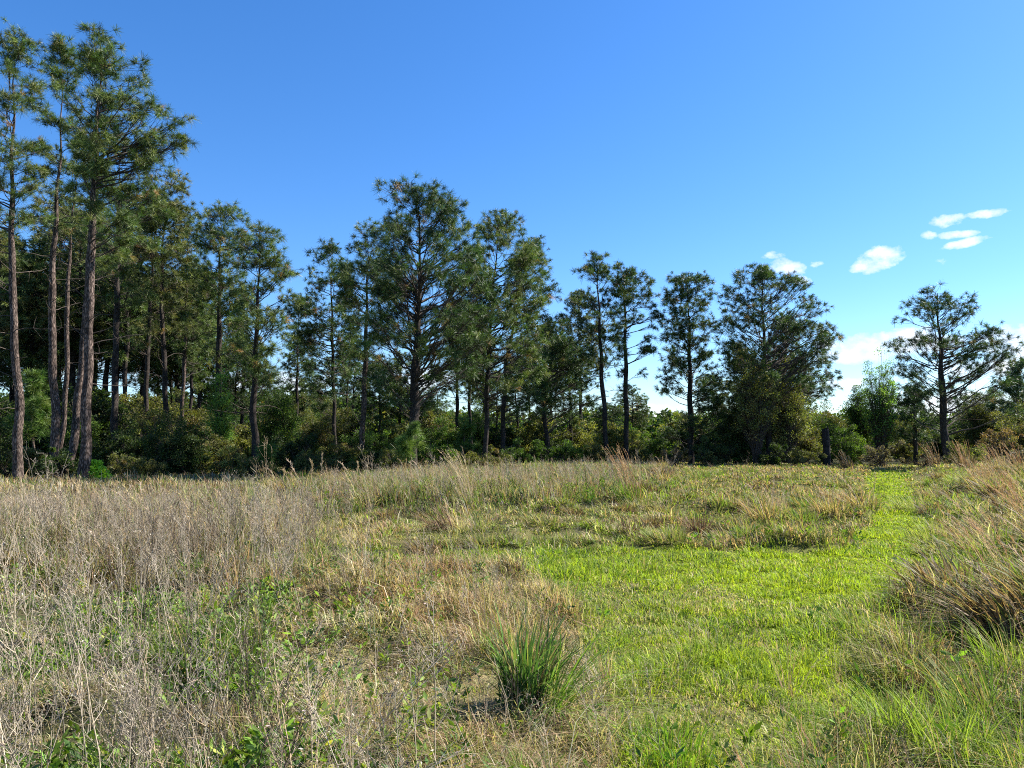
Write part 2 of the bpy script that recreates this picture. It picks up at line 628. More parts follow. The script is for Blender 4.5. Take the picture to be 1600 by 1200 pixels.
def grass_cover():
    n = 2250000
    r = np.random.default_rng(5)
    # density over the ground ~ d^-1.7, from 2.2 m to 62 m, in a wide fan
    u = r.random(n)
    e = .3
    d0, d1, dn = 1.6, 62.0, 6.0
    an_ = (dn ** 2 - d0 ** 2) / 2 * dn ** -1.7
    bn_ = (d1 ** e - dn ** e) / e
    fr = an_ / (an_ + bn_)
    d = np.where(u < fr, np.sqrt(d0 ** 2 + (u / fr) * (dn ** 2 - d0 ** 2)), (dn ** e + np.clip((u - fr) / (1 - fr), 0, 1) * (d1 ** e - dn ** e)) ** (1 / e))
    a = r.uniform(-radians(55), radians(55), n)
    # thinner outside the field of view
    a = np.where((np.abs(a) > radians(42)) & (r.random(n) < .35), r.uniform(-radians(42), radians(42), n), a)
    x, y = d * np.sin(a), d * np.cos(a)
    # ragged zone borders
    jx = x + (fbm(x * 1.6, y * 1.6, 21) - .5) * .55 + r.normal(0, 1, n) * .004 * d
    jy = y + (fbm(x * 1.6 + 50, y * 1.6, 22) - .5) * .55 + r.normal(0, 1, n) * .010 * d
    zid = np.full(n, len(ZONES) - 1)
    for k in range(len(ZONES) - 2, -1, -1):
        zid[inside(ZONES[k][0], jx + (r.normal(0, .35, n) if k in (4, 5, 6) else 0), jy + (r.normal(0, .45, n) if k in (4, 5, 6) else 0))] = k
    col = np.zeros((n, 3))
    H = np.zeros(n)
    LE = np.zeros(n)
    keep = np.ones(n, bool)
    for k, (_, pal, h, lean, dens_) in enumerate(ZONES):
        m = zid == k
        c = m.sum()
        if not c:
            continue
        # patches: the palette entries trade places over the ground
        xs, ys = x[m], y[m]
        cols = np.array([p[0] for p in pal])
        ws = np.array([p[1] for p in pal])
        wt = np.stack([ws[q] * np.exp(6.5 * (fbm(xs * .9 + q * 17, ys * .9 + q * 5, 40 + q, 3) - .5) + 2.2 * (vnoise(xs * 5 + q * 9, ys * 5, 60 + q) - .5)) for q in range(len(pal))], 1)
        wt = np.cumsum(wt / wt.sum(1, keepdims=True), 1)
        q = (r.random(c)[:, None] > wt).sum(1).clip(0, len(pal) - 1)
        col[m] = cols[q] * (1 + r.normal(0, .2, (c, 1))) * (1 + r.normal(0, .06, (c, 3)))
        H[m] = h * r.gamma(7, 1 / 7, c)
        LE[m] = np.clip(lean + r.normal(0, .22, c), .05, 1.0)
        keep[m] = r.random(c) < dens_
    mow = (zid <= 1)
    # tussocks: length and lean follow a cell-like field
    s = 1.9
    t0 = fbm(x * s, y * s, 31, 3)
    ex = .06
    tx = fbm((x + ex) * s, y * s, 31, 3) - t0
    ty = fbm(x * s, (y + ex) * s, 31, 3) - t0
    gl = np.hypot(tx, ty) / ex
    H *= np.where(mow, .55 + .9 * sstep(.35, .7, t0), .35 + 1.45 * sstep(.3, .72, t0))
    ld = np.arctan2(-ty, -tx) + r.normal(0, .9, n)
    # prevailing wind from the right lays the long grass over to the left
    wind = (r.random(n) < np.where(mow, .15, .35))
    ld = np.where(wind, pi + r.normal(0, .7, n), ld)
    rnd = r.random(n) < .2
    ld = np.where(rnd, r.uniform(0, 2 * pi, n), ld)
    LE = np.clip(LE * (.8 + .35 * np.clip(gl, 0, 1.5)), .05, 1.1)
    # bare thin spots
    bare = fbm(x * 1.3 + 9, y * 1.3, 77, 3)
    keep &= ~((bare > .70) & mow & (r.random(n) < .5))
    keep &= ~((t0 < .36) & ~mow & (r.random(n) < .35))
    keep &= mow | (r.random(n) < .78)
    H *= np.where(mow, 1, 1 - .45 * sstep(12, 28, y))
    W = np.maximum(.0045, .00115 * d) * r.uniform(.7, 1.3, n)
    W = np.where(mow, W * 1.05, W)
    z = height(x, y)
    P = np.stack([x, y, z - .01], -1)
    col = np.clip(col, .01, .8)
    o = []
    for nm, msk, lab, cat in (
            ('mown_grass', mow & keep, 'short bright green grass mown into a winding path', 'grass'),
            ('wild_grass', ~mow & keep, 'rough mixed green and straw coloured grass covering the field', 'grass')):
        V_, T_ = blades(P[msk], H[msk], W[msk], ld[msk], LE[msk], r=r)
        C_ = np.repeat(col[msk], 5, 0)
        # blades pale towards the tip
        C_ = C_.reshape(-1, 5, 3)
        C_[:, 4] = C_[:, 4] * 1.1 + .015
        ob = mesh_np(nm, V_, T_, MAT['grass'], None, C_.reshape(-1, 3).clip(0, .85))
        tag(ob, lab, cat, kind='stuff')


# ------------------------------------------------------------------ pines
def interp_rows(rows, z):
    zs = np.array([q[0] for q in rows])
    o = np.argsort(zs)
    zs = zs[o]
    l_ = np.array([q[1] for q in rows])[o]
    r_ = np.array([q[2] for q in rows])[o]
    return np.interp(z, zs, l_), np.interp(z, zs, r_)


NEEDLE = {'dark': [((0.045, 0.092, 0.032), 5), ((0.066, 0.121, 0.040), 4), ((0.112, 0.165, 0.059), 2), ((0.026, 0.053, 0.021), 2), ((0.224, 0.158, 0.079), .15)],
          'mid': [((0.059, 0.108, 0.034), 4), ((0.092, 0.152, 0.045), 5), ((0.152, 0.198, 0.066), 3), ((0.037, 0.066, 0.024), 1), ((0.264, 0.185, 0.092), .25)],
          'olive': [((0.074, 0.108, 0.038), 4), ((0.115, 0.150, 0.054), 5), ((0.170, 0.190, 0.072), 3), ((0.053, 0.066, 0.026), 1), ((0.26, 0.19, 0.09), .2)],
          'young': [((0.055, 0.115, 0.027), 4), ((0.095, 0.175, 0.040), 5), ((0.16, 0.24, 0.06), 2)]}


def pine(trunk, rows, Y, label, dens=1.0, pal='mid', group=None, seed=1, bark='bark', low=6, lobe=.75, name='pine_tree', name_only=False, tuft=.27, lean=.35, density_low=.45):
    """trunk: [(px,py,width px)] from the ground up; rows: [(py, x left, x right)] outline of the crown"""
    r = np.random.default_rng(seed * 131 + 7)
    tp = np.array([at(a, b, Y) for a, b, _ in trunk])
    pxm = Y / F
    tr = np.array([c for _, _, c in trunk]) * pxm / 2 * .66
    gz = hz1(tp[0, 0], Y)
    if tp[0, 2] > gz:
        tp = np.concatenate([[[tp[0, 0] - (tp[1, 0] - tp[0, 0]) * .1, Y, gz - .15]], tp])
        tr = np.concatenate([[tr[0] * 1.25], tr])
    else:
        tp[0, 2] = gz - .15
    root = empty(name, (tp[0, 0], Y, gz))
    org = np.array([tp[0, 0], Y, gz])
    # a gentle sway in depth
    ztop = tp[-1, 2]
    amp = r.uniform(-.25, .25)
    # resample trunk
    zz = np.linspace(tp[0, 2], ztop, 46)
    xx = np.interp(zz, tp[:, 2], tp[:, 0])
    ker = np.array([1, 2, 3, 2, 1]) / 9
    xp = np.concatenate([[xx[0]] * 2, xx, [xx[-1]] * 2])
    xx = np.convolve(xp, ker, 'valid')
    rad = np.interp(zz, tp[:, 2], tr)
    hf = (zz - zz[0]) / (ztop - zz[0])
    rad = rad * (1 - .72 * np.clip((hf - .45) / .55, 0, 1) ** 1.2)
    yy = Y + amp * np.sin((zz - zz[0]) / (ztop - zz[0]) * 3.0) + .04 * np.sin(zz * 1.7 + seed)
    xx = xx + .03 * np.sin(zz * 2.1 + seed)
    rad = rad * (1 + .05 * np.sin(zz * 3.3 + seed * 2)) + .22 * rad[0] * np.exp(-(zz - zz[0]) / .35)
    C = np.stack([xx, yy, zz], -1)
    sides = 14
    Vt, Ft = tubes(C[None], rad[None], sides)
    an = np.arctan2(Vt[:, 1] - np.repeat(yy, sides), Vt[:, 0] - np.repeat(xx, sides))
    lump = (fbm(an * 1.9 + 7 + seed, Vt[:, 2] * 2.4, 5, 3) - .5) * .34
    Rr = np.repeat(rad, sides)
    Vt[:, 0] += np.cos(an) * lump * Rr
    Vt[:, 1] += np.sin(an) * lump * Rr
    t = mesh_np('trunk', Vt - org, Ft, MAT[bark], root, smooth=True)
    # ---- crown
    R3 = []
    for (py, xl, xr) in rows:
        pl, pr = at(xl, py, Y), at(xr, py, Y)
        R3.append((pl[2], pl[0], pr[0]))
    zlo, zhi = min(q[0] for q in R3), max(q[0] for q in R3)
    area = 0
    zg = np.linspace(zlo, zhi, 60)
    l_, r_ = interp_rows(R3, zg)
    wid = np.maximum(r_ - l_, .3)
    area = wid.sum() * (zhi - zlo) / 60
    nl = max(8, int(area * 2.7 * dens))
    wt = wid ** 1.25 * (density_low + (1 - density_low) * sstep(0, .45, (zg - zlo) / (zhi - zlo)))
    zl = r.choice(zg, nl, p=wt / wt.sum()) + r.normal(0, .12, nl)
    zl = np.clip(zl, zlo, zhi - .1)
    lx, rx = interp_rows(R3, zl)
    tx = np.interp(zl, zz, xx)
    ty = np.interp(zl, zz, yy)
    ph = r.uniform(0, 2 * pi, nl)
    side = np.where(np.cos(ph) > 0, rx - tx, tx - lx)
    dep = (rx - lx) / 2
    # crowns reaching to one side only still keep their depth
    sgn = np.sign(np.cos(ph))
    f = r.uniform(.08, 1, nl) ** .45
    f = np.where(f > .97, .97, f)
    marg = np.minimum(lobe * .35, dep * .4)
    cxw = tx + np.where(side > 0, np.maximum(side - marg, side * .4), side * .8) * sgn * np.abs(np.cos(ph)) ** .6 * f
    cyw = ty + (dep * .95) * np.sin(ph) * f
    ne = 5
    cxw[:ne] = np.interp(ztop, zz, xx) + r.normal(0, .16, ne)
    cyw[:ne] = np.interp(ztop, zz, yy) + r.normal(0, .16, ne)
    zl[:ne] = ztop - np.linspace(-.1, 1.3, ne)
    tx[:ne], ty[:ne] = xx[-1], yy[-1]
    LC = np.stack([cxw, cyw, zl], -1)
    hd = np.hypot(cxw - tx, cyw - ty)
    # attach points below the lobes on the trunk
    za = zl - hd * (lean + r.uniform(-.22, .25, nl)) - .15
    za = np.clip(za, max(zz[0] + 1.0, zlo - (zhi - zlo) * .18), ztop - .15)
    A = np.stack([np.interp(za, zz, xx), np.interp(za, zz, yy), za], -1)
    ra = np.interp(za, zz, rad)
    mid = (A + LC) / 2
    mid[:, 2] -= hd * r.uniform(-.02, .14, nl)
    mid += r.normal(0, .06, (nl, 3)) * hd[:, None]
    KB = 6
    BP = bez(A, mid, LC, KB)
    wob = r.normal(0, .03, BP.shape) * np.clip(hd, .2, 3)[:, None, None]
    wob[:, 0] = 0
    BP += wob
    BR = np.linspace(1, .22, KB)[None] * np.minimum(.009 + .013 * hd, ra * .55)[:, None]
    acc = Acc()
    v_, t_ = tubes(BP, BR, 5)
    acc.add(v_, t_)
    # tufts
    nt_ = r.integers(8, 14, nl)
    li = np.repeat(np.arange(nl), nt_)
    m = len(li)
    off = rsphere(m, r) * (r.random(m) ** .45)[:, None] * np.array([1, 1, .62]) * (lobe * r.uniform(.75, 1.25, nl)[li])[:, None]
    TP = LC[li] + off
    TP[:, 2] += .08
    # trim to the outline
    lxx, rxx = interp_rows(R3, TP[:, 2])
    over = (TP[:, 0] > rxx + .18) | (TP[:, 0] < lxx - .18) | (TP[:, 2] > zhi + .12)
    keep = ~(over & (r.random(m) < .8))
    TP, li = TP[keep], li[keep]
    m = len(li)
    kk = r.integers(2, KB, m)
    S = BP[li, kk]
    mid2 = (S + TP) / 2 + r.normal(0, .05, (m, 3))
    mid2[:, 2] -= .05
    v_, t_ = tubes(bez(S, mid2, TP, 3), np.stack([np.full(m, .011), np.full(m, .008), np.full(m, .004)], 1), 3)
    acc.add(v_, t_)
    # bare dead branches on the lower bole
    if low:
        zb = r.uniform(max(zz[0] + 2.2, zlo - (zhi - zlo) * .7), zlo + (zhi - zlo) * .3, low)
        A2 = np.stack([np.interp(zb, zz, xx), np.interp(zb, zz, yy), zb], -1)
        p2 = r.uniform(0, 2 * pi, low)
        ln = r.uniform(.5, 2.4, low)
        E2 = A2 + np.stack([np.cos(p2) * ln, np.sin(p2) * ln, r.uniform(-.1, .6, low) * ln], -1)
        M2 = (A2 + E2) / 2 + r.normal(0, .1, (low, 3)) * ln[:, None]
        B2 = bez(A2, M2, E2, 6) + r.normal(0, .025, (low, 6, 3))
        v_, t_ = tubes(B2, np.linspace(.024, .006, 6)[None] * np.ones((low, 1)), 4)
        acc.add(v_, t_)
        q = np.repeat(np.arange(low), 3)
        kq = r.integers(2, 5, len(q))
        S3 = B2[q, kq]
        E3 = S3 + rsphere(len(q), r) * r.uniform(.2, .7, len(q))[:, None]
        v_, t_ = tubes(bez(S3, (S3 + E3) / 2 + r.normal(0, .05, S3.shape), E3, 3), np.array([[.008, .006, .003]]) * np.ones((len(q), 1)), 3)
        acc.add(v_, t_)
    acc.build('branches', MAT['limb'], root, loc=org)
    # needles
    nn = 54 if Y < 40 else 40
    wd = max(.012, .00038 * Y)
    ax = norm(TP - S + np.array([0, 0, .12]))
    ni = np.repeat(np.arange(m), nn)
    k_ = len(ni)
    dr = norm(ax[ni] * .62 + rsphere(k_, r) * .95 + np.array([0, 0, .08]))
    L_ = tuft * r.uniform(.6, 1.2, k_) * r.uniform(.6, 1.35, m)[ni]
    b0 = TP[ni] - ax[ni] * (r.random(k_) * .16)[:, None]
    sd_ = norm(np.cross(dr, rsphere(k_, r))) * wd * .5
    tipv = b0 + dr * L_[:, None]
    tipv[:, 2] -= L_ * r.uniform(.0, .35, m)[ni]
    Vn = np.stack([b0 - sd_, b0 + sd_, tipv + sd_ * .55, tipv - sd_ * .55], 1).reshape(-1, 3)
    b = np.arange(k_)[:, None] * 4
    Tn = np.concatenate([b + np.array([0, 1, 2]), b + np.array([0, 2, 3])], 1).reshape(-1, 3)
    tc_ = pick(NEEDLE[pal], m, r, .16)
    tc_ = tc_ * (np.array([1.14, 1.02, .82]) if Y < 55 else np.array([1.1, 1.0, .85]))
    cn = tc_[ni] * (1 + r.normal(0, .22, (k_, 1)))
    mesh_np('crown', Vn - org, Tn, MAT['needle'], root, np.repeat(cn.clip(.008, .6), 4, 0))
    tag(root, label, 'pine tree', group)
    return root


G1 = 'pines along the edge of the field'
# ---- tall group on the left
pine([(25, 752, 23), (31, 650, 19), (22, 540, 17), (18, 420, 15), (17, 300, 12), (20, 180, 8), (24, 60, 3)],
     [(42, 8, 40), (70, -20, 62), (110, -45, 68), (160, -60, 66), (220, -70, 60), (290, -80, 62), (350, -80, 48), (440, -60, 40)],
     30, 'tall straight pine at the far left edge with bark lit on its right side', .62, 'mid', G1, 1, low=12, lobe=.62)
pine([(88, 748, 20), (87, 640, 18), (83, 540, 17), (84, 420, 14), (92, 300, 9), (98, 190, 6), (96, 78, 3)],
     [(62, 82, 110), (90, 64, 130), (130, 60, 132), (170, 62, 128), (230, 60, 140), (300, 60, 120), (360, 55, 120)],
     33, 'tall slender pine with narrow tufted top, second tall pine from the left', .7, 'mid', G1, 2, low=14, lobe=.55)
pine([(92, 735, 11), (100, 660, 11), (107, 600, 11), (107, 500, 10), (111, 400, 9), (118, 300, 5), (124, 222, 3)],
     [(212, 112, 138), (240, 104, 150), (280, 96, 150), (330, 96, 148), (380, 90, 140)],
     36, 'thin leaning pine rising from behind the second tall pine', .5, 'mid', G1, 3, low=12, lobe=.5)
pine([(108, 745, 19), (116, 660, 17), (125, 570, 16), (131, 480, 15), (138, 400, 13), (146, 320, 9), (150, 265, 5)],
     [(255, 140, 170), (290, 128, 190), (340, 120, 205), (400, 110, 200), (440, 100, 180)],
     34.5, 'pine with a curved leaning trunk just left of the tallest broad crowned pine', .55, 'mid', G1, 4, low=9, lobe=.6)
pine([(130, 757, 25), (137, 660, 22), (142, 560, 20), (145, 450, 20), (148, 370, 18), (152, 290, 14), (156, 180, 10), (160, 60, 4)],
     [(50, 138, 186), (75, 134, 205), (100, 138, 230), (130, 138, 250), (165, 132, 282), (200, 128, 298), (235, 128, 296), (262, 132, 285), (290, 128, 240), (340, 120, 240), (390, 110, 200)],
     29, 'tallest pine with mossy trunk and broad crown reaching out to the right', 1.25, 'mid', G1, 5, low=14, lobe=.62)
pine([(180, 735, 16), (178, 620, 15), (181, 500, 13), (183, 400, 11), (186, 300, 7), (188, 215, 3)],
     [(205, 175, 205), (240, 150, 240), (300, 140, 262), (360, 135, 275), (420, 130, 260), (470, 140, 230)],
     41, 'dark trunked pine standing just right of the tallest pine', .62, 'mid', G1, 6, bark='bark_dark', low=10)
pine([(222, 735, 11), (226, 640, 11), (228, 560, 10), (232, 480, 9), (238, 400, 7), (243, 320, 3)],
     [(305, 225, 262), (340, 210, 285), (400, 205, 300), (470, 205, 290), (540, 215, 280)],
     47, 'dark pine with thin trunk and dull olive crown behind the dense shrubs', .75, 'olive', G1, 7, bark='bark_dark', low=8)
pine([(262, 740, 13), (258, 640, 12), (255, 560, 11), (250, 480, 10), (252, 400, 8), (258, 300, 4)],
     [(258, 240, 280), (275, 225, 296), (310, 222, 300), (360, 222, 305), (420, 215, 312), (480, 215, 312), (540, 225, 300)],
     44, 'pine with olive brown crown between the tallest pine and the dense group to its right', .85, 'olive', G1, 8, bark='bark_dark', low=9)
pine([(281, 735, 9), (284, 620, 9), (288, 520, 8), (290, 440, 6), (293, 340, 3)],
     [(325, 280, 310), (350, 268, 330), (400, 262, 340), (460, 262, 335), (520, 268, 330), (575, 275, 320)],
     46, 'slim pine with a pale thin trunk left of the rounded dense pine', .8, 'mid', G1, 9, low=12)
pine([(340, 742, 15), (341, 640, 14), (342, 540, 13), (343, 440, 10), (345, 330, 4)],
     [(316, 325, 375), (340, 312, 392), (380, 300, 395), (430, 296, 398), (480, 292, 396), (530, 296, 390), (575, 305, 380)],
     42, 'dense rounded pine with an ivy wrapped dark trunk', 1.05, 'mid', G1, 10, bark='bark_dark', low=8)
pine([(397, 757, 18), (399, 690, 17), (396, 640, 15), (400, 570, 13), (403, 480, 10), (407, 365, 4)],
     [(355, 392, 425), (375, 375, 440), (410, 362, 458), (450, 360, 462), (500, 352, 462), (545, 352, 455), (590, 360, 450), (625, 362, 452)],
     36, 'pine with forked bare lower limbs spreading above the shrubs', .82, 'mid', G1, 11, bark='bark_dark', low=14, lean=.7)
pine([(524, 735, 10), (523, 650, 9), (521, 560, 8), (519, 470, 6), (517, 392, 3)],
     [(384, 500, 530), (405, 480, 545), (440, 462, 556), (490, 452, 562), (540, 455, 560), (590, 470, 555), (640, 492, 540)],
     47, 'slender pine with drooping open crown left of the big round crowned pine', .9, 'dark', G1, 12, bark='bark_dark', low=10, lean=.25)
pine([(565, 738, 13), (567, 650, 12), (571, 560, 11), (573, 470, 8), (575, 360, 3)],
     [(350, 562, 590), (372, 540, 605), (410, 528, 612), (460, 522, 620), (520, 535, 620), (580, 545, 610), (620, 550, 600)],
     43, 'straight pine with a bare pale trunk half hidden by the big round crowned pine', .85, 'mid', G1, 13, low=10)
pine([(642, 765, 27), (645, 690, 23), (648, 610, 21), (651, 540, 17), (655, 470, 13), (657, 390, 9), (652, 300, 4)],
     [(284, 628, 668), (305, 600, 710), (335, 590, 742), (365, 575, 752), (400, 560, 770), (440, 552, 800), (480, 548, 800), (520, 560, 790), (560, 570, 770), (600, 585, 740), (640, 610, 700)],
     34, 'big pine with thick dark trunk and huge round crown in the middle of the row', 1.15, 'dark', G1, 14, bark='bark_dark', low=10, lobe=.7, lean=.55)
pine([(758, 742, 12), (760, 660, 12), (762, 580, 11), (768, 480, 8), (780, 345, 4)],
     [(335, 750, 815), (360, 730, 842), (400, 715, 856), (450, 705, 860), (500, 700, 862), (550, 705, 860), (600, 715, 855), (650, 730, 840)],
     39, 'full bushy pine with foliage down low right of the big round crowned pine', 1.05, 'mid', G1, 15, bark='bark_dark', low=6, lobe=.75)
pine([(785, 740, 11), (786, 650, 11), (792, 560, 9), (810, 470, 6), (828, 385, 3)],
     [(372, 812, 850), (400, 800, 860), (440, 800, 872), (500, 790, 884), (560, 790, 886), (620, 800, 880), (660, 810, 870)],
     46, 'tall pine merging into the right side of the bushy pine', .9, 'dark', G1, 16, bark='bark_dark', low=6)
pine([(858, 735, 11), (852, 660, 11), (846, 600, 9), (868, 550, 6), (882, 535, 3)],
     [(530, 862, 905), (550, 848, 925), (590, 838, 938), (630, 838, 935), (670, 845, 925)],
     50, 'low round pine with a bent trunk beside the two slender dark pines', 1.15, 'dark', G1, 17, bark='bark_dark', low=5)
pine([(948, 725, 12), (945, 650, 11), (940, 580, 10), (937, 500, 8), (932, 405, 4)],
     [(395, 918, 950), (415, 912, 955), (430, 890, 960), (460, 886, 968), (500, 888, 975), (540, 900, 970), (580, 915, 968)],
     47, 'slender dark pine with split top, left one of two pines before the sky gap', .66, 'dark', G1, 18, bark='bark_dark', low=9, lean=.8, lobe=.6)
pine([(979, 722, 12), (978, 640, 11), (977, 560, 10), (976, 480, 8), (974, 425, 4)],
     [(414, 960, 995), (435, 955, 1015), (465, 952, 1038), (510, 955, 1042), (550, 958, 1030), (590, 962, 1005), (612, 965, 1000)],
     49, 'dark pine with crown leaning right, right one of two pines before the sky gap', .8, 'dark', G1, 19, bark='bark_dark', low=8, lobe=.6)
pine([(1080, 725, 14), (1080, 650, 13), (1079, 560, 10), (1077, 480, 7), (1072, 438, 4)],
     [(428, 1048, 1108), (450, 1036, 1120), (500, 1035, 1130), (550, 1030, 1128), (600, 1025, 1130), (640, 1018, 1130), (680, 1030, 1125)],
     50, 'dark full pine on the right side of the sky gap, foliage nearly to the ground', .95, 'dark', G1, 20, bark='bark_dark', low=6, lean=.4)
pine([(1203, 728, 13), (1200, 650, 13), (1197, 590, 11), (1193, 520, 8), (1190, 428, 4)],
     [(418, 1165, 1215), (435, 1140, 1240), (465, 1132, 1275), (500, 1128, 1290), (535, 1128, 1305), (570, 1132, 1300), (605, 1140, 1290), (640, 1150, 1250)],
     47, 'wide spreading pine above the yellow leaved shrubs, biggest crown right of centre', 1.1, 'dark', G1, 21, bark='bark_dark', low=8, lean=.6)
pine([(1226, 725, 12), (1226, 650, 11), (1226, 580, 9), (1230, 500, 4)],
     [(490, 1215, 1250), (520, 1195, 1285), (570, 1190, 1300), (605, 1185, 1318), (625, 1200, 1310), (650, 1205, 1260)],
     51, 'smaller pine under the wide spreading pine with a limb stretching right', .7, 'dark', G1, 22, bark='bark_dark', low=8, lean=.1)
pine([(1482, 735, 18), (1477, 690, 17), (1474, 620, 15), (1472, 560, 11), (1468, 510, 8), (1464, 458, 4)],
     [(448, 1440, 1500), (462, 1428, 1515), (485, 1410, 1522), (510, 1402, 1530), (540, 1390, 1572), (565, 1382, 1562), (590, 1378, 1560), (620, 1400, 1570), (645, 1415, 1585)],
     46, 'lone open crowned pine standing on the right against the sky', .72, 'dark', G1, 23, bark='bark_dark', low=10, lean=.45, density_low=.3)
pine([(1592, 728, 9), (1592, 650, 8), (1590, 575, 4)],
     [(562, 1572, 1606), (590, 1552, 1622), (620, 1548, 1628), (655, 1550, 1632), (680, 1565, 1625)],
     58, 'short dark pine cut by the right edge of the view', 1.1, 'dark', G1, 24, bark='bark_dark', low=3)
pine([(1431, 728, 10), (1430, 680, 9), (1428, 610, 4)],
     [(600, 1410, 1446), (625, 1398, 1462), (655, 1392, 1470), (690, 1395, 1472)],
     56, 'short bushy pine behind the lone right pine', 1.25, 'dark', G1, 25, bark='bark_dark', low=2)
# young long needled pines low in the shrubs
pine([(55, 745, 6), (56, 680, 5), (54, 590, 3)], [(578, 46, 64), (620, 32, 78), (660, 28, 84), (700, 36, 80)], 36.5,
     'young bright green pine between the two leftmost trunks', 1.6, 'young', None, 31, low=0, lobe=.45, name='pine_sapling', tuft=.3)
pine([(640, 750, 5), (641, 700, 4), (640, 668, 2)], [(664, 634, 648), (685, 622, 660), (705, 618, 668), (722, 622, 664)], 31.5,
     'small long needled pine sapling in front of the thick dark trunk', 1.9, 'young', None, 32, low=0, lobe=.3, name='pine_sapling', tuft=.3)
pine([(421, 760, 5), (422, 730, 4), (420, 705, 2)], [(700, 414, 430), (725, 406, 438), (750, 404, 440)], 34,
     'small green pine sapling at the foot of the forked limb pine', 1.9, 'young', None, 33, low=0, lobe=.3, name='pine_sapling', tuft=.28)
pine([(725, 750, 5), (726, 700, 4), (724, 660, 2)], [(655, 715, 735), (685, 700, 750), (715, 700, 752), (735, 706, 746)], 45,
     'green sapling pine right of the thick dark trunk', 1.6, 'young', None, 34, low=0, lobe=.4, name='pine_sapling', tuft=.3)


# ---- background pines: a few kinds, copied
def copy_thing(o):
    c = o.copy()
    COL.objects.link(c)
    for ch in o.children:
        k = ch.copy()
        COL.objects.link(k)
        k.parent = c
    return c


PB = []
for s_, (kind, ww, hh) in enumerate([('dark', 95, 300), ('mid', 80, 330), ('olive', 100, 270), ('mid', 110, 250), ('dark', 70, 340)]):
    r_ = random.Random(70 + s_)
    base = 722
    top = base - hh
    cx = 800
    rws = [(top, cx - 8, cx + 10)]
    for k in range(1, 7):
        f_ = k / 6
        hw = ww / 2 * math.sin(pi * min(1, .15 + f_ * .62)) * r_.uniform(.85, 1.15)
        rws.append((top + f_ * hh * r_.uniform(.60, .66), cx - hw * r_.uniform(.85, 1.1), cx + hw * r_.uniform(.85, 1.1)))
    PB.append(pine([(cx, base + 12, 9), (cx + r_.uniform(-5, 5), base - hh * .45, 8), (cx + r_.uniform(-8, 8), top + 6, 3)], rws, 60,
                   'background pine', .95, kind, None, 50 + s_, bark='bark_dark', low=8, lobe=.85))
# clusters: x range in the photo, top height range, distance range, number, label
CL = [(-60, 70, 330, 420, 46, 60, 8, 'slim pine in the dense row behind the two leftmost tall pines', 'pines behind the leftmost trunks'),
      (70, 215, 300, 430, 50, 66, 9, 'background pine filling the gaps behind the tallest pine', 'pines behind the tallest pine'),
      (215, 330, 400, 470, 52, 68, 7, 'background pine behind the olive crowned pines', 'pines behind the olive crowned pines'),
      (330, 500, 510, 600, 56, 74, 6, 'low background pine seen behind the forked limb pine', 'pines behind the forked limb pine'),
      (300, 570, 440, 540, 52, 64, 4, 'mid height background pine between the rounded pine and the big round crown', 'pines left of the big round crown'),
      (500, 700, 540, 610, 58, 76, 6, 'low background pine seen under the big round crown', 'pines behind the big round crown'),
      (700, 920, 450, 580, 52, 72, 10, 'background pine behind the bushy pines in the middle of the row', 'pines behind the bushy middle pines'),
      (925, 1000, 600, 630, 62, 76, 2, 'small far pine between the two slender dark pines', 'far pines at the slender dark pines'),
      (1095, 1240, 540, 600, 56, 72, 6, 'background pine between the full pine and the wide spreading pine', 'pines behind the wide spreading pine'),
      (1500, 1700, 610, 650, 66, 84, 4, 'far pine at the right edge beyond the lone pine', 'far pines at the right edge')]
rb = random.Random(4)
first = [True] * len(PB)
for (x0, x1, t0, t1, y0, y1, n, lab, grp) in CL:
    for k in range(n):
        i_ = rb.randrange(len(PB))
        px = x0 + (x1 - x0) * (k + rb.uniform(.2, .8)) / n
        Yb = rb.uniform(y0, y1)
        top = rb.uniform(t0, t1)
        p_ = PB[i_]
        if first[i_]:
            o = p_
            first[i_] = False
        else:
            o = copy_thing(p_)
        w_ = at(px, top, Yb)
        Hh = w_[2]
        H0 = at(800, 722 - [300, 330, 270, 250, 340][i_], 60)[2]
        s = Hh / H0
        o.location = (w_[0], Yb, hz1(w_[0], Yb))
        o.scale = (max(s, .7) * rb.uniform(.9, 1.15),) * 2 + (s,)
        o.rotation_euler = (0, 0, rb.uniform(0, 6.28))
        tag(o, lab, 'pine tree', grp)


# ------------------------------------------------------------------ shrubs and broadleaf trees
SHP = {'dark': [((0.026, 0.053, 0.014), 5), ((0.053, 0.088, 0.021), 4), ((0.106, 0.142, 0.041), 1.5), ((0.118, 0.094, 0.047), .5)],
       'green': [((0.059, 0.112, 0.021), 4), ((0.100, 0.177, 0.031), 5), ((0.165, 0.248, 0.041), 2), ((0.035, 0.059, 0.017), 1)],
       'olive': [((0.100, 0.118, 0.033), 5), ((0.153, 0.165, 0.047), 4), ((0.236, 0.212, 0.071), 2), ((0.189, 0.118, 0.059), 1)],
       'lime': [((0.283, 0.472, 0.035), 5), ((0.389, 0.590, 0.059), 4), ((0.165, 0.319, 0.035), 1)],
       'yellow': [((.22, .24, .06), 4), ((.32, .32, .10), 3), ((.13, .155, .04), 4), ((.24, .17, .08), 1)],
       'rust': [((0.236, 0.142, 0.083), 4), ((0.330, 0.224, 0.130), 3), ((0.153, 0.118, 0.053), 3), ((0.118, 0.142, 0.047), 2)],
       'grey': [((0.224, 0.189, 0.165), 4), ((0.319, 0.271, 0.224), 3), ((0.142, 0.118, 0.094), 3), ((0.118, 0.130, 0.059), 1.2)],
       'fresh': [((0.118, 0.224, 0.041), 5), ((0.201, 0.342, 0.071), 4), ((0.307, 0.448, 0.118), 2), ((0.059, 0.118, 0.024), 2)]}


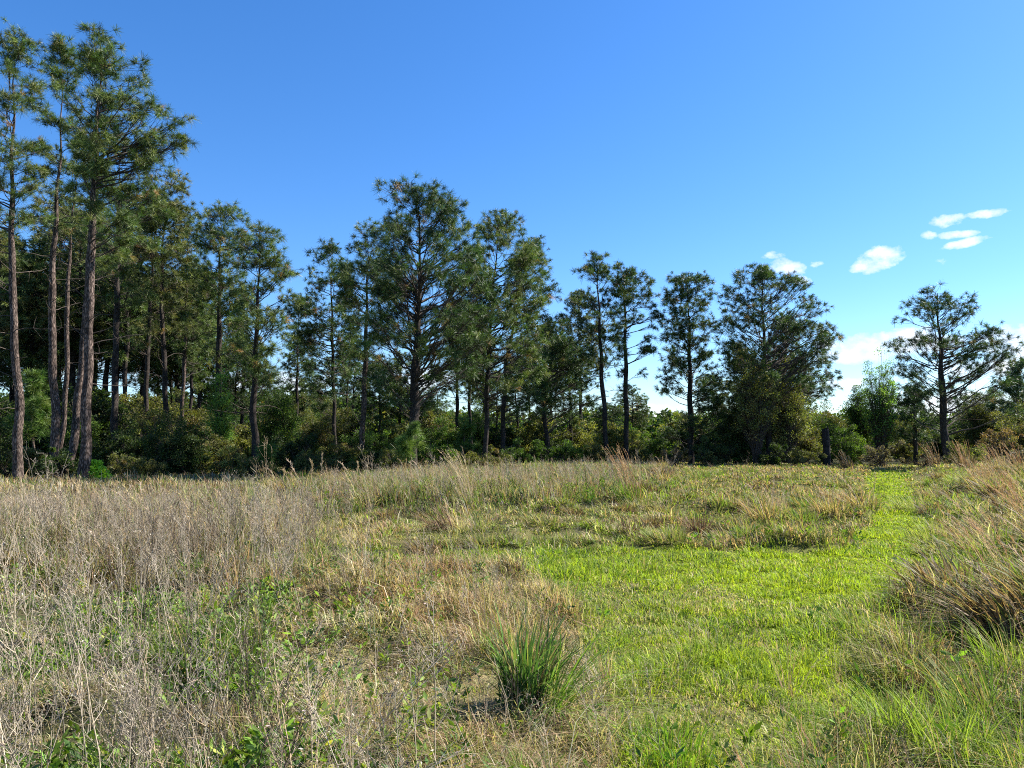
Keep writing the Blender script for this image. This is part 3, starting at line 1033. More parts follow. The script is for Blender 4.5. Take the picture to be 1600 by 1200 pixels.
def shrub(xl, xr, top, Y, pal, label, cat='shrub', seed=1, dens=1.0, leaf=.075, group=None, name='shrub', airy=.0, stems=7, base=None, trunk=False):
    r = np.random.default_rng(900 + seed * 17)
    a, b = at(xl, top, Y), at(xr, top, Y)
    cx = (a[0] + b[0]) / 2
    W_ = (b[0] - a[0]) / 2
    gz = hz1(cx, Y)
    H_ = a[2] - gz
    root = empty(name, (cx, Y, gz))
    nc = int(max(10, 24 * W_ * H_ * dens))
    nc = min(nc, 170)
    # clump centres fill an uneven dome
    u = rsphere(nc, r) * (r.random(nc) ** .38)[:, None]
    C_ = u * np.array([W_ * .92, W_ * .75, H_ * .5]) * (1 - .0 * airy)
    C_[:, 2] = H_ * .5 + C_[:, 2] * .95
    if trunk:
        C_[:, 2] = H_ * .62 + u[:, 2] * H_ * .38
    C_[:, 2] = np.clip(C_[:, 2], .12, H_ - .1)
    C_ *= 1 + .14 * r.normal(size=(nc, 1))
    C_[:, :2] += r.normal(0, .18 * W_, (nc, 2)) * (1 - C_[:, 2:3] / H_)
    rc = r.uniform(.14, .46, nc) * min(1.35, max(.55, H_ / 3.2)) * (1 - .3 * airy)
    # stems
    K = 5
    ns_ = 6
    qs = r.normal(0, .10 * W_, (ns_, 3))
    qs[:, 2] = -.1
    q = qs[r.integers(0, ns_, nc)]
    midp = C_ * np.array([.25, .25, .55]) + r.normal(0, .06, (nc, 3))
    BP = bez(q, midp, C_, K) + 0
    acc = Acc()
    v_, t_ = tubes(BP, np.linspace(.022 if trunk else .012, .004, K)[None] * np.ones((nc, 1)) * (1 + .25 * H_ / 3), 4)
    acc.add(v_, t_)
    tw = 5 + int(8 * airy)
    qi = np.repeat(np.arange(nc), tw)
    E_ = C_[qi] + rsphere(len(qi), r) * (rc[qi] * r.uniform(.8, 1.7, len(qi)))[:, None] + np.array([0, 0, .08])
    S_ = BP[qi, r.integers(2, K, len(qi))]
    v_, t_ = tubes(bez(S_, (S_ + E_) / 2 + r.normal(0, .04, E_.shape), E_, 3), np.array([[.008, .006, .003]]) * np.ones((len(qi), 1)), 3)
    acc.add(v_, t_)
    acc.build('stems', MAT['limb'], root)
    nlf = int(150 * (1 - .55 * airy) * (.09 / leaf) ** 1.3)
    li = np.repeat(np.arange(nc), nlf)
    m = len(li)
    off = rsphere(m, r) * (r.random(m) ** .5)[:, None]
    P = C_[li] + off * rc[li][:, None] * np.array([1.15, 1.15, .9])
    P[:, 2] = np.maximum(P[:, 2], .02)
    sc_ = leaf * r.uniform(.6, 1.35, m)
    V_, T_ = leaves(P, off + rsphere(m, r) * .9 + np.array([0, 0, .2]), sc_, sc_ * .6, r)
    cc = pick(SHP[pal], nc, r, .22)
    c_ = (cc[li] * .55 + pick(SHP[pal], m, r, .25) * .45) * (1.0 if pal in ('lime', 'fresh') else .80)
    mesh_np('foliage', V_, T_, MAT['leaf'], root, np.repeat(c_, 4, 0))
    tag(root, label, cat, group)
    return root


SG = 'shrubs under the pines'
SH = [  # xl, xr, top, Y, palette, dens, label
    (-70, 20, 650, 37, 'dark', 1, 'dark shrub at the far left edge under the pines'),
    (20, 90, 690, 33, 'olive', 1, 'olive shrub between the first two tall trunks'),
    (60, 140, 705, 31.5, 'dark', 1, 'low dark leafy shrub in front of the second tall trunk'),
    (90, 160, 655, 43, 'green', 1, 'green shrub behind the leaning left trunks'),
    (150, 230, 672, 38, 'dark', 1.1, 'dense dark shrub right of the tallest pine'),
    (175, 255, 715, 33, 'olive', .9, 'low greyish leaved shrub before the dense dark shrubs'),
    (205, 300, 642, 42, 'yellow', .9, 'shrub with yellow green sunlit top behind the dark shrubs'),
    (235, 330, 658, 35, 'dark', 1.3, 'large black green shrub in front of the olive crowned pines'),
    (300, 375, 675, 38, 'olive', 1, 'olive shrub round the ivy wrapped trunk'),
    (325, 365, 605, 41, 'fresh', .9, 'bright green ivy climbing beside the dark trunk'),
    (330, 400, 705, 35, 'yellow', .9, 'dull yellow shrub left of the forked limb pine'),
    (395, 470, 610, 47, 'green', 1, 'tall rounded green shrub right of the forked limb pine'),
    (430, 505, 680, 37, 'dark', 1.2, 'dark glossy shrub right of the forked limb pine foot'),
    (440, 560, 630, 54, 'olive', 1, 'brownish olive shrub behind the slender drooping pine'),
    (495, 570, 690, 39, 'olive', 1, 'olive shrub at the foot of the slender drooping pine'),
    (540, 625, 668, 44, 'green', 1, 'mid green shrub around the bare pale trunk'),
    (575, 640, 706, 35, 'dark', 1.1, 'low dark shrub just left of the thick dark trunk'),
    (655, 730, 660, 47, 'green', 1, 'leafy green shrub right of the thick dark trunk'),
    (650, 735, 712, 36, 'yellow', .8, 'low yellowish shrub before the thick dark trunk'),
    (690, 780, 640, 60, 'green', 1, 'far green shrub seen past the thick dark trunk'),
    (730, 800, 700, 40, 'olive', .9, 'olive shrub at the foot of the bushy pine'),
    (780, 860, 690, 44, 'green', 1, 'green shrub between the bushy pine and the bent trunk'),
    (845, 920, 690, 44, 'green', 1, 'fresh green shrub at the foot of the low round pine'),
    (905, 960, 692, 44, 'olive', 1, 'olive shrub around the left slender dark trunk'),
    (950, 1010, 672, 50, 'yellow', .9, 'brown tinged shrub at the foot of the right slender dark pine'),
    (985, 1060, 682, 52, 'green', 1, 'low green shrub closing the sky gap'),
    (1020, 1085, 698, 43, 'rust', .8, 'reddish brown shrub before the full dark pine'),
    (1080, 1150, 690, 46, 'dark', 1.1, 'dark shrub right of the full pine'),
    (1110, 1190, 640, 48, 'dark', 1, 'tall dark shrub left of the yellow leaved tree'),
    (1225, 1290, 660, 50, 'olive', 1, 'olive shrub left of the charred stump'),
    (1240, 1330, 640, 60, 'olive', .8, 'feathery olive shrub behind the charred stump'),
    (1296, 1352, 670, 52, 'green', 1, 'green shrub just right of the charred stump'),
    (1340, 1410, 692, 50, 'grey', .8, 'grey brown scrub left of the path end'),
    (1385, 1440, 685, 60, 'olive', 1, 'olive scrub behind the far end of the path'),
    (1420, 1475, 703, 46, 'rust', .8, 'rusty brown brush right of the path end'),
    (1470, 1540, 690, 43, 'yellow', .9, 'yellow green shrub at the foot of the lone right pine'),
    (1500, 1560, 612, 62, 'olive', 1, 'tall olive shrub right of the lone pine trunk'),
    (1530, 1600, 670, 46, 'rust', .9, 'brown shrub between the lone pine and the right edge'),
    (1560, 1660, 640, 52, 'olive', 1, 'large olive shrub at the right edge of the view'),
    (1540, 1640, 705, 34, 'grey', .8, 'bare greyish scrub low at the right edge'),
    (1640, 1760, 650, 48, 'dark', 1, 'dark shrub just past the right edge')]
for k, (xl, xr, top, Y, pal, dn, lab) in enumerate(SH):
    shrub(xl, xr, top, Y, pal, lab, seed=k + 1, dens=dn, leaf=.076 + .0008 * (Y - 35) + (.01 if pal in ('dark',) else 0), group=SG,
          airy=.8 if pal in ('rust', 'grey') else (.35 if pal == 'yellow' else 0))
shrub(128, 166, 722, 29.5, 'lime', 'bright lime green vine at the foot of the tallest pine', 'vine', 101, 2.2, .0955, name='vine')
shrub(1140, 1215, 572, 46, 'yellow', 'slender tree with sparse yellow green leaves before the wide spreading pine', 'tree', 102, .9, .1, name='broadleaf_tree', airy=.6, trunk=True)
shrub(1195, 1262, 600, 47, 'yellow', 'bushy tree with rusty yellow leaves beneath the wide spreading pine', 'tree', 103, .9, .1, name='broadleaf_tree', airy=.5, trunk=True)
shrub(1345, 1402, 583, 56, 'fresh', 'fresh green leafed tree standing left of the lone right pine', 'tree', 104, .9, .10, name='broadleaf_tree', airy=.6, trunk=True)
shrub(1318, 1365, 612, 58, 'green', 'rounded darker tree touching the fresh green leafed tree', 'tree', 105, 1, .09, name='broadleaf_tree', airy=.1, trunk=True)


# thicket rows: four kinds of bush, copied
TB = []
for k, (pal_, w__, t__) in enumerate([('dark', 34, 655), ('olive', 38, 650), ('green', 32, 640), ('dark', 44, 662), ('yellow', 34, 665)]):
    TB.append((shrub(800 - w__, 800 + w__, t__, 44, pal_, 'bush in the thicket', seed=300 + k, dens=.9, leaf=.088, airy=.15 if pal_ == 'yellow' else 0), t__))
TF = []
for k, (pal_, w__, t__) in enumerate([('dark', 30, 700), ('olive', 34, 704), ('green', 26, 702), ('dark', 26, 698), ('olive', 28, 706)]):
    TF.append((shrub(800 - w__, 800 + w__, t__, 38, pal_, 'low bush', seed=330 + k, dens=1.1, leaf=.068, airy=.5 if pal_ == 'rust' else .25), t__))
rt = random.Random(9)
usedB, usedF = [False] * len(TB), [False] * len(TF)
for (x0, x1, step, t0, t1, y0, y1, lab, grp) in [
        (-80, 330, 34, 575, 640, 44, 56, 'bush in the back thicket behind the trunks of the left pines', 'thicket behind the left pines'),
        (330, 700, 40, 625, 668, 50, 62, 'bush in the back thicket left and right of the thick dark trunk', 'thicket behind the middle pines'),
        (700, 985, 38, 640, 668, 50, 62, 'bush in the back thicket behind the bushy middle pines', 'thicket behind the bushy pines'),
        (1060, 1320, 40, 640, 668, 54, 64, 'bush in the back thicket behind the full pine and the spreading pine', 'thicket behind the spreading pine'),
        (1380, 1700, 44, 640, 672, 62, 76, 'bush in the far thicket beyond the lone right pine', 'thicket beyond the lone pine'),
        (-60, 780, 46, 694, 716, 33, 39, 'low bush in the front fringe of the thicket along the dry weeds', 'front fringe of the thicket'),
        (800, 1290, 50, 696, 708, 44, 50, 'low bush in the fringe between the mound and the pines', 'fringe behind the mound')]:
    x_ = x0
    front_ = 'fringe' in grp
    pool_, used, Yp_ = (TF, usedF, 38) if front_ else (TB, usedB, 44)
    while x_ < x1:
        i_ = rt.randrange(len(pool_))
        o, tt_ = pool_[i_]
        if used[i_]:
            o = copy_thing(o)
        used[i_] = True
        Y_ = rt.uniform(y0, y1)
        p_ = at(x_, rt.uniform(t0, t1), Y_)
        s_ = p_[2] / at(800, tt_, Yp_)[2]
        o.location = (p_[0], Y_, hz1(p_[0], Y_))
        o.scale = (max(.6, s_) * rt.uniform(.95, 1.3), max(.6, s_), s_)
        o.rotation_euler = (0, 0, rt.uniform(-.6, .6))
        tag(o, lab, 'shrub', grp)
        x_ += step * rt.uniform(.7, 1.3)


# ------------------------------------------------------------------ far-off wood beyond the field
def far_wood():
    r = np.random.default_rng(77)
    acc = Acc()
    for (n, y0, y1, h0, h1) in ((3600, 76, 105, 3.4, 6.0), (2600, 105, 150, 4, 8)):
        a = r.uniform(-radians(44), radians(44), n)
        Yv = r.uniform(y0, y1, n)
        x = np.tan(a) * Yv
        hh = h0 + (h1 - h0) * fbm(x * .09, Yv * .03, 3, 3)
        hh = hh * np.where(x < -16, 1.4, np.where(x < 0, 1.05, .9))
        z = r.random(n) ** .7 * hh
        rad = r.uniform(.6, 1.2, n)
        nl = 60
        li = np.repeat(np.arange(n), nl)
        off = rsphere(len(li), r) * (r.random(len(li)) ** .5)[:, None]
        P = np.stack([x, Yv, z], -1)[li] + off * rad[li][:, None]
        L_ = .42 * r.uniform(.6, 1.3, len(li))
        V_, T_ = leaves(P, off + rsphere(len(li), r), L_, L_ * .7, r)
        pal = SHP['dark'] * 3 + SHP['olive'] + SHP['green']
        c_ = pick(pal, n, r, .2)[li] * (1 + r.normal(0, .2, (len(li), 1)))
        acc.add(V_, T_, np.repeat(c_.clip(.01, .6), 4, 0))
    o = acc.build('distant_wood', MAT['leaf'])
    tag(o, 'far line of scrubby woodland beyond the pines', 'woodland', kind='stuff')


far_wood()

# ------------------------------------------------------------------ charred stumps
def stump(px, pyb, pyt, Y, wpx, label, seed):
    r = np.random.default_rng(seed)
    x, _, zt = at(px, pyt, Y)
    gz = hz1(x, Y)
    H_ = zt - gz
    root = empty('tree_stump', (x, Y, gz))
    K, sides = 26, 18
    zz = np.linspace(-.1, H_, K)
    rad = wpx * Y / F / 2 * (1.0 - .12 * zz / H_ + .35 * np.exp(-np.maximum(zz, 0) / .18))
    C = np.stack([.03 * np.sin(zz * 2), .03 * np.cos(zz * 1.6), zz], -1)
    V_, T_ = tubes(C[None], rad[None], sides)
    an = np.tile(np.arange(sides) / sides * 2 * pi, K)
    lump = (fbm(np.cos(an) * 2 + 5, np.sin(an) * 2 + V_[:, 2] * 1.3, seed, 3) - .5) * .5
    V_[:, :2] += (V_[:, :2] - np.repeat(C[:, :2], sides, 0)) * lump[:, None]
    jag = r.uniform(-.42, .12, sides) * min(1, H_ / 2)
    V_[-sides:, 2] += jag
    top = np.append(V_[-sides:].mean(0) - np.array([0, 0, .15 * H_ / 2]), 0)[:3]
    V_ = np.concatenate([V_, [top]])
    b = (K - 1) * sides
    Tt = np.stack([b + np.arange(sides), b + (np.arange(sides) + 1) % sides, np.full(sides, len(V_) - 1)], -1)
    mesh_np('trunk', V_, np.concatenate([T_, Tt]), MAT['char'], root, smooth=False)
    acc = Acc()
    n = 7
    z0 = r.uniform(.5, 1, n) * H_ * .96
    ph = r.uniform(0, 2 * pi, n)
    A = np.stack([np.cos(ph) * rad[5] * .6, np.sin(ph) * rad[5] * .6, z0], -1)
    E = A * np.array([1.7, 1.7, 1]) + np.array([0, 0, .12])
    v_, t_ = tubes(bez(A, (A + E) / 2, E, 3), np.array([[.035, .025, .01]]) * np.ones((n, 1)), 5)
    acc.add(v_, t_)
    acc.build('snag', MAT['char'], root)
    tag(root, label, 'tree stump')


stump(1290, 728, 668, 44, 11.5, 'tall charred black tree stump left of the path end', 3)


# ------------------------------------------------------------------ weeds
def stalk_proto(seed, h=1.0, bushy=1.0, pal='grey'):
    """dead weed: bent stem, rising side branches, little seed heads; about h m tall"""
    r = np.random.default_rng(seed)
    acc = Acc()
    K = 7
    t = np.linspace(0, 1, K)
    dirn = r.uniform(0, 2 * pi)
    bend = r.uniform(.03, .22)
    cv = np.stack([np.cos(dirn) * bend * t ** 2, np.sin(dirn) * bend * t ** 2, t * h], -1) + r.normal(0, .008, (K, 3)) * t[:, None]
    base = {'grey': (.40, .34, .255), 'tan': (.46, .35, .22), 'dark': (.10, .075, .06), 'pale': (.55, .46, .33)}[pal]
    base = np.array(base)
    v_, f_ = tubes(cv[None], (.0040 * (1 - .65 * t))[None], 3)
    acc.add(v_, f_, base * r.uniform(.85, 1.15))
    nb = int(r.integers(7, 16) * bushy)
    tb = r.uniform(.3, .98, nb)
    S = np.stack([np.interp(tb, t, cv[:, q]) for q in range(3)], -1)
    ph = r.uniform(0, 2 * pi, nb)
    ln = r.uniform(.08, .30, nb) * h * (1.15 - tb) * 1.6
    E = S + np.stack([np.cos(ph) * ln * .6, np.sin(ph) * ln * .6, ln * .85], -1)
    B = bez(S, (S + E) / 2 + np.stack([np.cos(ph), np.sin(ph), -np.ones(nb)], -1) * ln[:, None] * .12, E, 4)
    v_, f_ = tubes(B, np.array([[.0022, .0018, .0014, .0009]]) * np.ones((nb, 1)), 3)
    acc.add(v_, f_, base)
    # twiglets
    q = np.repeat(np.arange(nb), 2)
    S2 = B[q, r.integers(1, 4, len(q))]
    l2 = r.uniform(.02, .08, len(q)) * h
    E2 = S2 + norm(rsphere(len(q), r) + np.array([0, 0, .9])) * l2[:, None]
    v_, f_ = tubes(np.stack([S2, E2], 1), np.array([[.0014, .0008]]) * np.ones((len(q), 1)), 3)
    acc.add(v_, f_, base)
    pts = np.concatenate([E, E2, B[:, 2]])
    m = len(pts)
    v_, f_ = leaves(pts, rsphere(m, r), .015 * r.uniform(.6, 1.4, m), .007, r)
    acc.add(v_, f_, np.repeat(pick([((.13, .095, .075), 3), (tuple(base * .8), 3), ((.50, .43, .34), 1.5)], m, r), 4, 0))
    return acc.raw()


def culm_proto(seed, h=1.1, pal='tan'):
    """one tuft of tall dry bunch grass: thin arching culms with plumes"""
    r = np.random.default_rng(seed)
    acc = Acc()
    n = 9
    ph = r.uniform(0, 2 * pi, n)
    L_ = h * r.uniform(.6, 1.1, n)
    S = np.stack([np.cos(ph) * .03, np.sin(ph) * .03, np.zeros(n)], -1)
    le = r.uniform(.1, .45, n)
    E = S + np.stack([np.cos(ph) * L_ * le - L_ * .15, np.sin(ph) * L_ * le, L_ * (1 - .4 * le)], -1)
    Mi = (S + E) / 2 + np.array([0, 0, 1]) * (L_ * .16)[:, None]
    B = bez(S, Mi, E, 6)
    c0 = pick([((.46, .33, .17), 3), ((.55, .42, .25), 2), ((.40, .22, .11), 2)], n, r)
    v_, f_ = tubes(B, np.linspace(.0022, .001, 6)[None] * np.ones((n, 1)), 3)
    acc.add(v_, f_, np.repeat(c0, 18, 0))
    q = np.repeat(np.arange(n), 14)
    tt = r.uniform(.5, 1, len(q))
    k = (tt * 5).astype(int).clip(0, 4)
    fr = (tt * 5 - k)[:, None]
    P = B[q, k] * (1 - fr) + B[q, k + 1] * fr
    D = norm(B[q, k + 1] - B[q, k]) + rsphere(len(q), r) * .35
    v_, f_ = leaves(P, D, .05 * r.uniform(.6, 1.4, len(q)), .004, r)
    acc.add(v_, f_, np.repeat(c0[q] * 1.1, 4, 0))
    return acc.raw()


def scatter(protos, P, S, rz, tilt, tdir, widen=1.0, r=rng, cvar=.18):
    """copies of proto meshes into one mesh"""
    acc = Acc()
    pi_ = r.integers(0, len(protos), len(P))
    for k, (V_, T_, C_) in enumerate(protos):
        m = np.where(pi_ == k)[0]
        if not len(m):
            continue
        c, s = np.cos(rz[m])[:, None], np.sin(rz[m])[:, None]
        x = V_[None, :, 0] * c - V_[None, :, 1] * s
        y = V_[None, :, 0] * s + V_[None, :, 1] * c
        z = np.broadcast_to(V_[None, :, 2], x.shape)
        sc_ = S[m][:, None]
        x, y, z = x * sc_, y * sc_, z * sc_
        ti = np.tan(tilt[m])[:, None]
        x = x + np.cos(tdir[m])[:, None] * z * ti
        y = y + np.sin(tdir[m])[:, None] * z * ti
        z = z * np.cos(tilt[m])[:, None]
        W = np.stack([x, y, z], -1) + P[m][:, None]
        nV = len(V_)
        T2 = (T_[None] + (np.arange(len(m)) * nV)[:, None, None]).reshape(-1, 3)
        cc = C_[None] * (1 + r.normal(0, cvar, (len(m), 1, 1)))
        acc.add(W.reshape(-1, 3), T2, cc.clip(.01, .8).reshape(-1, 3))
    return acc


def fat(proto, k):
    return proto


def sample_zone(poly, n, r, dmax=60, jit=.35, power=1.0):
    """points in a ground polygon, a bit denser nearby"""
    lo, hi = poly.min(0), poly.max(0)
    hi[1] = min(hi[1], dmax)
    lo[1] = max(lo[1], 2.3)
    res = []
    c = 0
    while c < n:
        y = lo[1] * (hi[1] / lo[1]) ** r.random(n * 6) if power else r.uniform(lo[1], hi[1], n * 6)
        a = r.uniform(-radians(48), radians(48), n * 6)
        x = np.tan(a) * y
        ok = inside(poly, x + r.normal(0, jit, len(x)), y + r.normal(0, jit, len(x)))
        pts = np.stack([x[ok], y[ok]], -1)
        res.append(pts)
        c += len(pts)
        if len(res) > 30:
            break
    return np.concatenate(res)[:n]


def on_ground(p):
    return np.stack([p[:, 0], p[:, 1], height(p[:, 0], p[:, 1]) - .01], -1)


PG = [stalk_proto(200 + k, 1.0, 1.1, 'grey') for k in range(7)]
PT = [stalk_proto(300 + k, 1.0, .7, 'tan') for k in range(5)]
PD = [stalk_proto(320 + k, 1.0, 1.3, 'dark') for k in range(4)]
PP = [stalk_proto(340 + k, 1.0, .35, 'pale') for k in range(4)]
PC = [culm_proto(360 + k) for k in range(6)]


def fatten(protos, amount):
    """thicker twigs for plants that stand farther off, so that they stay visible"""
    return protos


def cap(p):
    """the stand thins out and gets lower towards the trees"""
    d = p[:, 1]
    k = np.interp(p[:, 0] / d, [-.75, -.33, -.22, .12, .2, .8], [.064, .062, .047, .036, .032, .032])
    return np.maximum(.16, 1.60 - k * d)


def weeds():
    r = np.random.default_rng(8)
    # dense stand of dead weeds on the left
    p = sample_zone(WEEDL, 2300, r, 20, .8)
    n = len(p)
    d = np.hypot(p[:, 0], p[:, 1])
    hfac = (.38 + .95 * fbm(p[:, 0] * .7, p[:, 1] * .7, 12)) * np.where(p[:, 0] > -2.2, .8, 1.0)
    a = scatter(PG * 4 + PT * 2 + PD * 2, on_ground(p), np.minimum(hfac * r.uniform(.7, 1.3, n), cap(p) * r.uniform(.65, 1.15, n) * np.where(r.random(n) < .06, 1.25, 1)), r.uniform(0, 6.28, n), np.abs(r.normal(0, .2, n)), np.where(r.random(n) < .6, pi + r.normal(0, .6, n), r.uniform(0, 6.28, n)), r=r)
    p = sample_zone(FORB, 380, r, 12, .6)
    n = len(p)
    b = scatter(PG * 3 + PP + PD + PT, on_ground(p), r.uniform(.4, 1.0, n), r.uniform(0, 6.28, n), np.abs(r.normal(0, .30, n)), np.where(r.random(n) < .5, pi + r.normal(0, .8, n), r.uniform(0, 6.28, n)), r=r)
    a.V += b.V
    a.C += b.C
    a.T += [t + a.n for t in b.T]
    a.n += b.n
    o = a.build('dry_weeds', MAT['dry'])
    tag(o, 'thicket of dead grey and tan weed stalks filling the left foreground', 'weeds', kind='stuff')
    # thinner stand in the middle and beyond
    acc = None
    for (poly, cnt, sc0, sc1, pr, dm) in ((WEEDM, 1700, .45, 1.0, PG * 2 + PT + PC, 40), (MOUND, 170, .25, .6, PT + PC + PD + PG, 45),
                                          (RIGHT, 260, .25, .6, PT + PC * 2 + PD, 45), (KNOLL, 90, .3, .6, PG + PD, 14), (THATCH, 90, .3, .6, PG + PD + PP, 10),
                                          (VERGE, 160, .25, .5, PG + PD + PT, 20)):
        p = sample_zone(poly, cnt, r, dm)
        n = len(p)
        b = scatter(pr, on_ground(p), np.minimum(r.uniform(sc0, sc1, n), cap(p) * r.uniform(.6, 1.15, n)), r.uniform(0, 6.28, n), np.abs(r.normal(0, .25, n)), pi + r.normal(0, .9, n), r=r)
        if acc is None:
            acc = b
        else:
            acc.V += b.V
            acc.C += b.C
            acc.T += [t + acc.n for t in b.T]
            acc.n += b.n
    # far fringe under the trees
    n = 1100
    a_ = r.uniform(-radians(42), radians(42), n)
    y = r.uniform(22, 48, n)
    p = np.stack([np.tan(a_) * y, y], -1)
    okm = ~inside(MOWED, p[:, 0], p[:, 1]) & ~inside(MOUND, p[:, 0], p[:, 1])
    p = p[okm]
    n = len(p)
    b = scatter(PT + PG + PC, on_ground(p), np.minimum(r.uniform(.4, 1.1, n), cap(p) * np.where(r.random(n) < .3, r.uniform(2, 5, n), r.uniform(.8, 2, n))), r.uniform(0, 6.28, n), np.abs(r.normal(0, .2, n)), pi + r.normal(0, .9, n), r=r)
    acc.V += b.V
    acc.C += b.C
    acc.T += [t + acc.n for t in b.T]
    acc.n += b.n
    o = acc.build('dead_stalks', MAT['dry'])
    tag(o, 'scattered dead stalks and seed heads across the middle of the field', 'weeds', kind='stuff')


def forbs():
    """low leafy green plants between the dead stalks"""
    r = np.random.default_rng(19)
    acc = Acc()
    for poly, cnt, dm, pal, ls in ((FORB, 4600, 9, [(DGREEN, 3), (GREEN, 5), ((.2, .3, .06), 2), ((.34, .34, .07), .5)], .052),
                                   (WEEDL, 900, 14, [(DGREEN, 4), (GREEN, 3), ((.14, .2, .05), 1)], .06),
                                   (THATCH, 420, 9, [(DGREEN, 3), (GREEN, 4), ((.2, .24, .05), 1.5)], .05),
                                   (KNOLL, 200, 13, [(DGREEN, 3), (GREEN, 4)], .05),
                                   (WEEDM, 1900, 38, [(DGREEN, 3), (GREEN, 4), (OLIVE, 2)], .085),
                                   (MOUND, 260, 38, [(DGREEN, 3), (GREEN, 4), (OLIVE, 2)], .08),
                                   (RIGHT, 420, 38, [(DGREEN, 3), (GREEN, 4), (OLIVE, 2)], .07)):
        p = sample_zone(poly, cnt, r, dm)
        # keep them in drifts
        kp = fbm(p[:, 0] * 1.1, p[:, 1] * 1.1, 88, 3) + r.normal(0, .05, len(p)) > (.47 if poly is FORB else .42)
        p = on_ground(p[kp])
        n = len(p)
        nl = 13
        li = np.repeat(np.arange(n), nl)
        m = len(li)
        hh = r.uniform(.06, .24, n) * (1.5 if poly is WEEDM else 1)
        ph = r.uniform(0, 2 * pi, m)
        zf = r.random(m)
        B = p[li] + np.stack([np.cos(ph) * .015, np.sin(ph) * .015, zf * hh[li]], -1)
        D = np.stack([np.cos(ph), np.sin(ph), r.uniform(.1, 1.3, m)], -1)
        L_ = ls * r.uniform(.6, 1.5, m)
        V_, T_ = leaves(B, D, L_, L_ * .36, r)
        c_ = (pick(pal, n, r, .18)[li] * (1 + r.normal(0, .15, (m, 1)))).clip(.01, .6)
        acc.add(V_, T_, np.repeat(c_, 4, 0))
    o = acc.build('leafy_ground_cover', MAT['leaf'])
    tag(o, 'low leafy green plants growing among the dead stalks', 'ground cover', kind='stuff')


grass_cover()
weeds()
forbs()


# ------------------------------------------------------------------ single plants one can point to
def tuft_thing(name, px, py, H_, n, wid, spread, pal, label, cat='grass clump', seed=1, lean_x=0.0, width=.008, curl=.35, mat='grass', plume=0, plume_pal=None, tall=1.0, group=None, stalks=0):
    """a bunch of blades from one foot; plume = number of long culms with seed plumes"""
    r = np.random.default_rng(5000 + seed)
    x, y = gpt(px, py)
    z = hz1(x, y)
    root = empty(name, (x, y, z))
    ph = r.uniform(0, 2 * pi, n)
    rad = wid * np.sqrt(r.random(n)) * .5
    P = np.stack([np.cos(ph) * rad, np.sin(ph) * rad, np.full(n, -.01)], -1)
    le = np.clip(r.beta(2, 2.4, n) * spread * 1.6, .02, .98)
    hh = H_ * r.uniform(.45, 1.08, n)
    ld = ph + r.normal(0, .5, n)
    # several segments for graceful curves
    K = 6
    t = np.linspace(0, 1, K)[None, :]
    dx, dy = np.cos(ld)[:, None], np.sin(ld)[:, None]
    out_ = hh[:, None] * le[:, None] * (t ** 1.9) * 1.0
    up_ = hh[:, None] * (np.sqrt(1 - le ** 2)[:, None] * t + .35 * le[:, None] * (t - 1.25 * t ** 2.2))
    C = np.stack([P[:, :1] + dx * out_ + lean_x * hh[:, None] * t ** 1.5, P[:, 1:2] + dy * out_, up_ - .01], -1)
    fa = (ld + pi / 2 + r.normal(0, .6, n))
    wv = np.stack([np.cos(fa), np.sin(fa), np.zeros(n)], -1)[:, None, :] * (width * r.uniform(.6, 1.2, n))[:, None, None] * .5
    taper = np.array([.8, 1, 1, .85, .55, .08])[None, :, None]
    V_ = np.stack([C - wv * taper, C + wv * taper], 2).reshape(-1, 3)
    b = (np.arange(n)[:, None] * K + np.arange(K - 1)[None, :])[..., None] * 2
    T_ = np.concatenate([b + np.array([0, 1, 3]), b + np.array([0, 3, 2])], -1).reshape(-1, 3)
    c_ = np.repeat(pick(pal, n, r, .16), K * 2, 0)
    mesh_np('blades', V_, T_, MAT[mat], root, c_)
    if plume:
        acc = Acc()
        ph = r.normal(0, 1.0, plume)
        L_ = H_ * tall * r.uniform(.7, 1.15, plume)
        S = np.stack([r.normal(0, wid * .22, plume), r.normal(0, wid * .22, plume), np.zeros(plume)], -1)
        le = r.uniform(.05, .35, plume)
        ang = r.uniform(0, 2 * pi, plume)
        E = S + np.stack([np.cos(ang) * L_ * le + lean_x * L_, np.sin(ang) * L_ * le * .8, L_ * np.sqrt(np.clip(1 - (le + abs(lean_x) * .55) ** 2, .15, 1))], -1)
        Mi = (S + E) / 2 + np.stack([-lean_x * L_ * .18, 0 * L_, L_ * .16], -1)
        KK = 9
        B = bez(S, Mi, E, KK) + r.normal(0, .006, (plume, KK, 3))
        cc = pick(plume_pal, plume, r, .15)
        v_, f_ = tubes(B, np.linspace(.0030, .0012, KK)[None] * np.ones((plume, 1)) * max(1, y / 11), 3)
        acc.add(v_, f_, np.repeat(cc, KK * 3, 0))
        q = np.repeat(np.arange(plume), 40)
        tt = r.uniform(.42, 1, len(q))
        k = (tt * (KK - 1)).astype(int).clip(0, KK - 2)
        fr = (tt * (KK - 1) - k)[:, None]
        Pp = B[q, k] * (1 - fr) + B[q, k + 1] * fr
        D = norm(B[q, k + 1] - B[q, k]) + rsphere(len(q), r) * .42
        v_, f_ = leaves(Pp, D, .045 * r.uniform(.6, 1.5, len(q)), .0032 * max(1, y / 11), r)
        acc.add(v_, f_, np.repeat((cc[q] * 1.12).clip(0, .8), 4, 0))
        acc.build('seed_stalks', MAT['dry'], root)
    tag(root, label, cat, group)
    return root


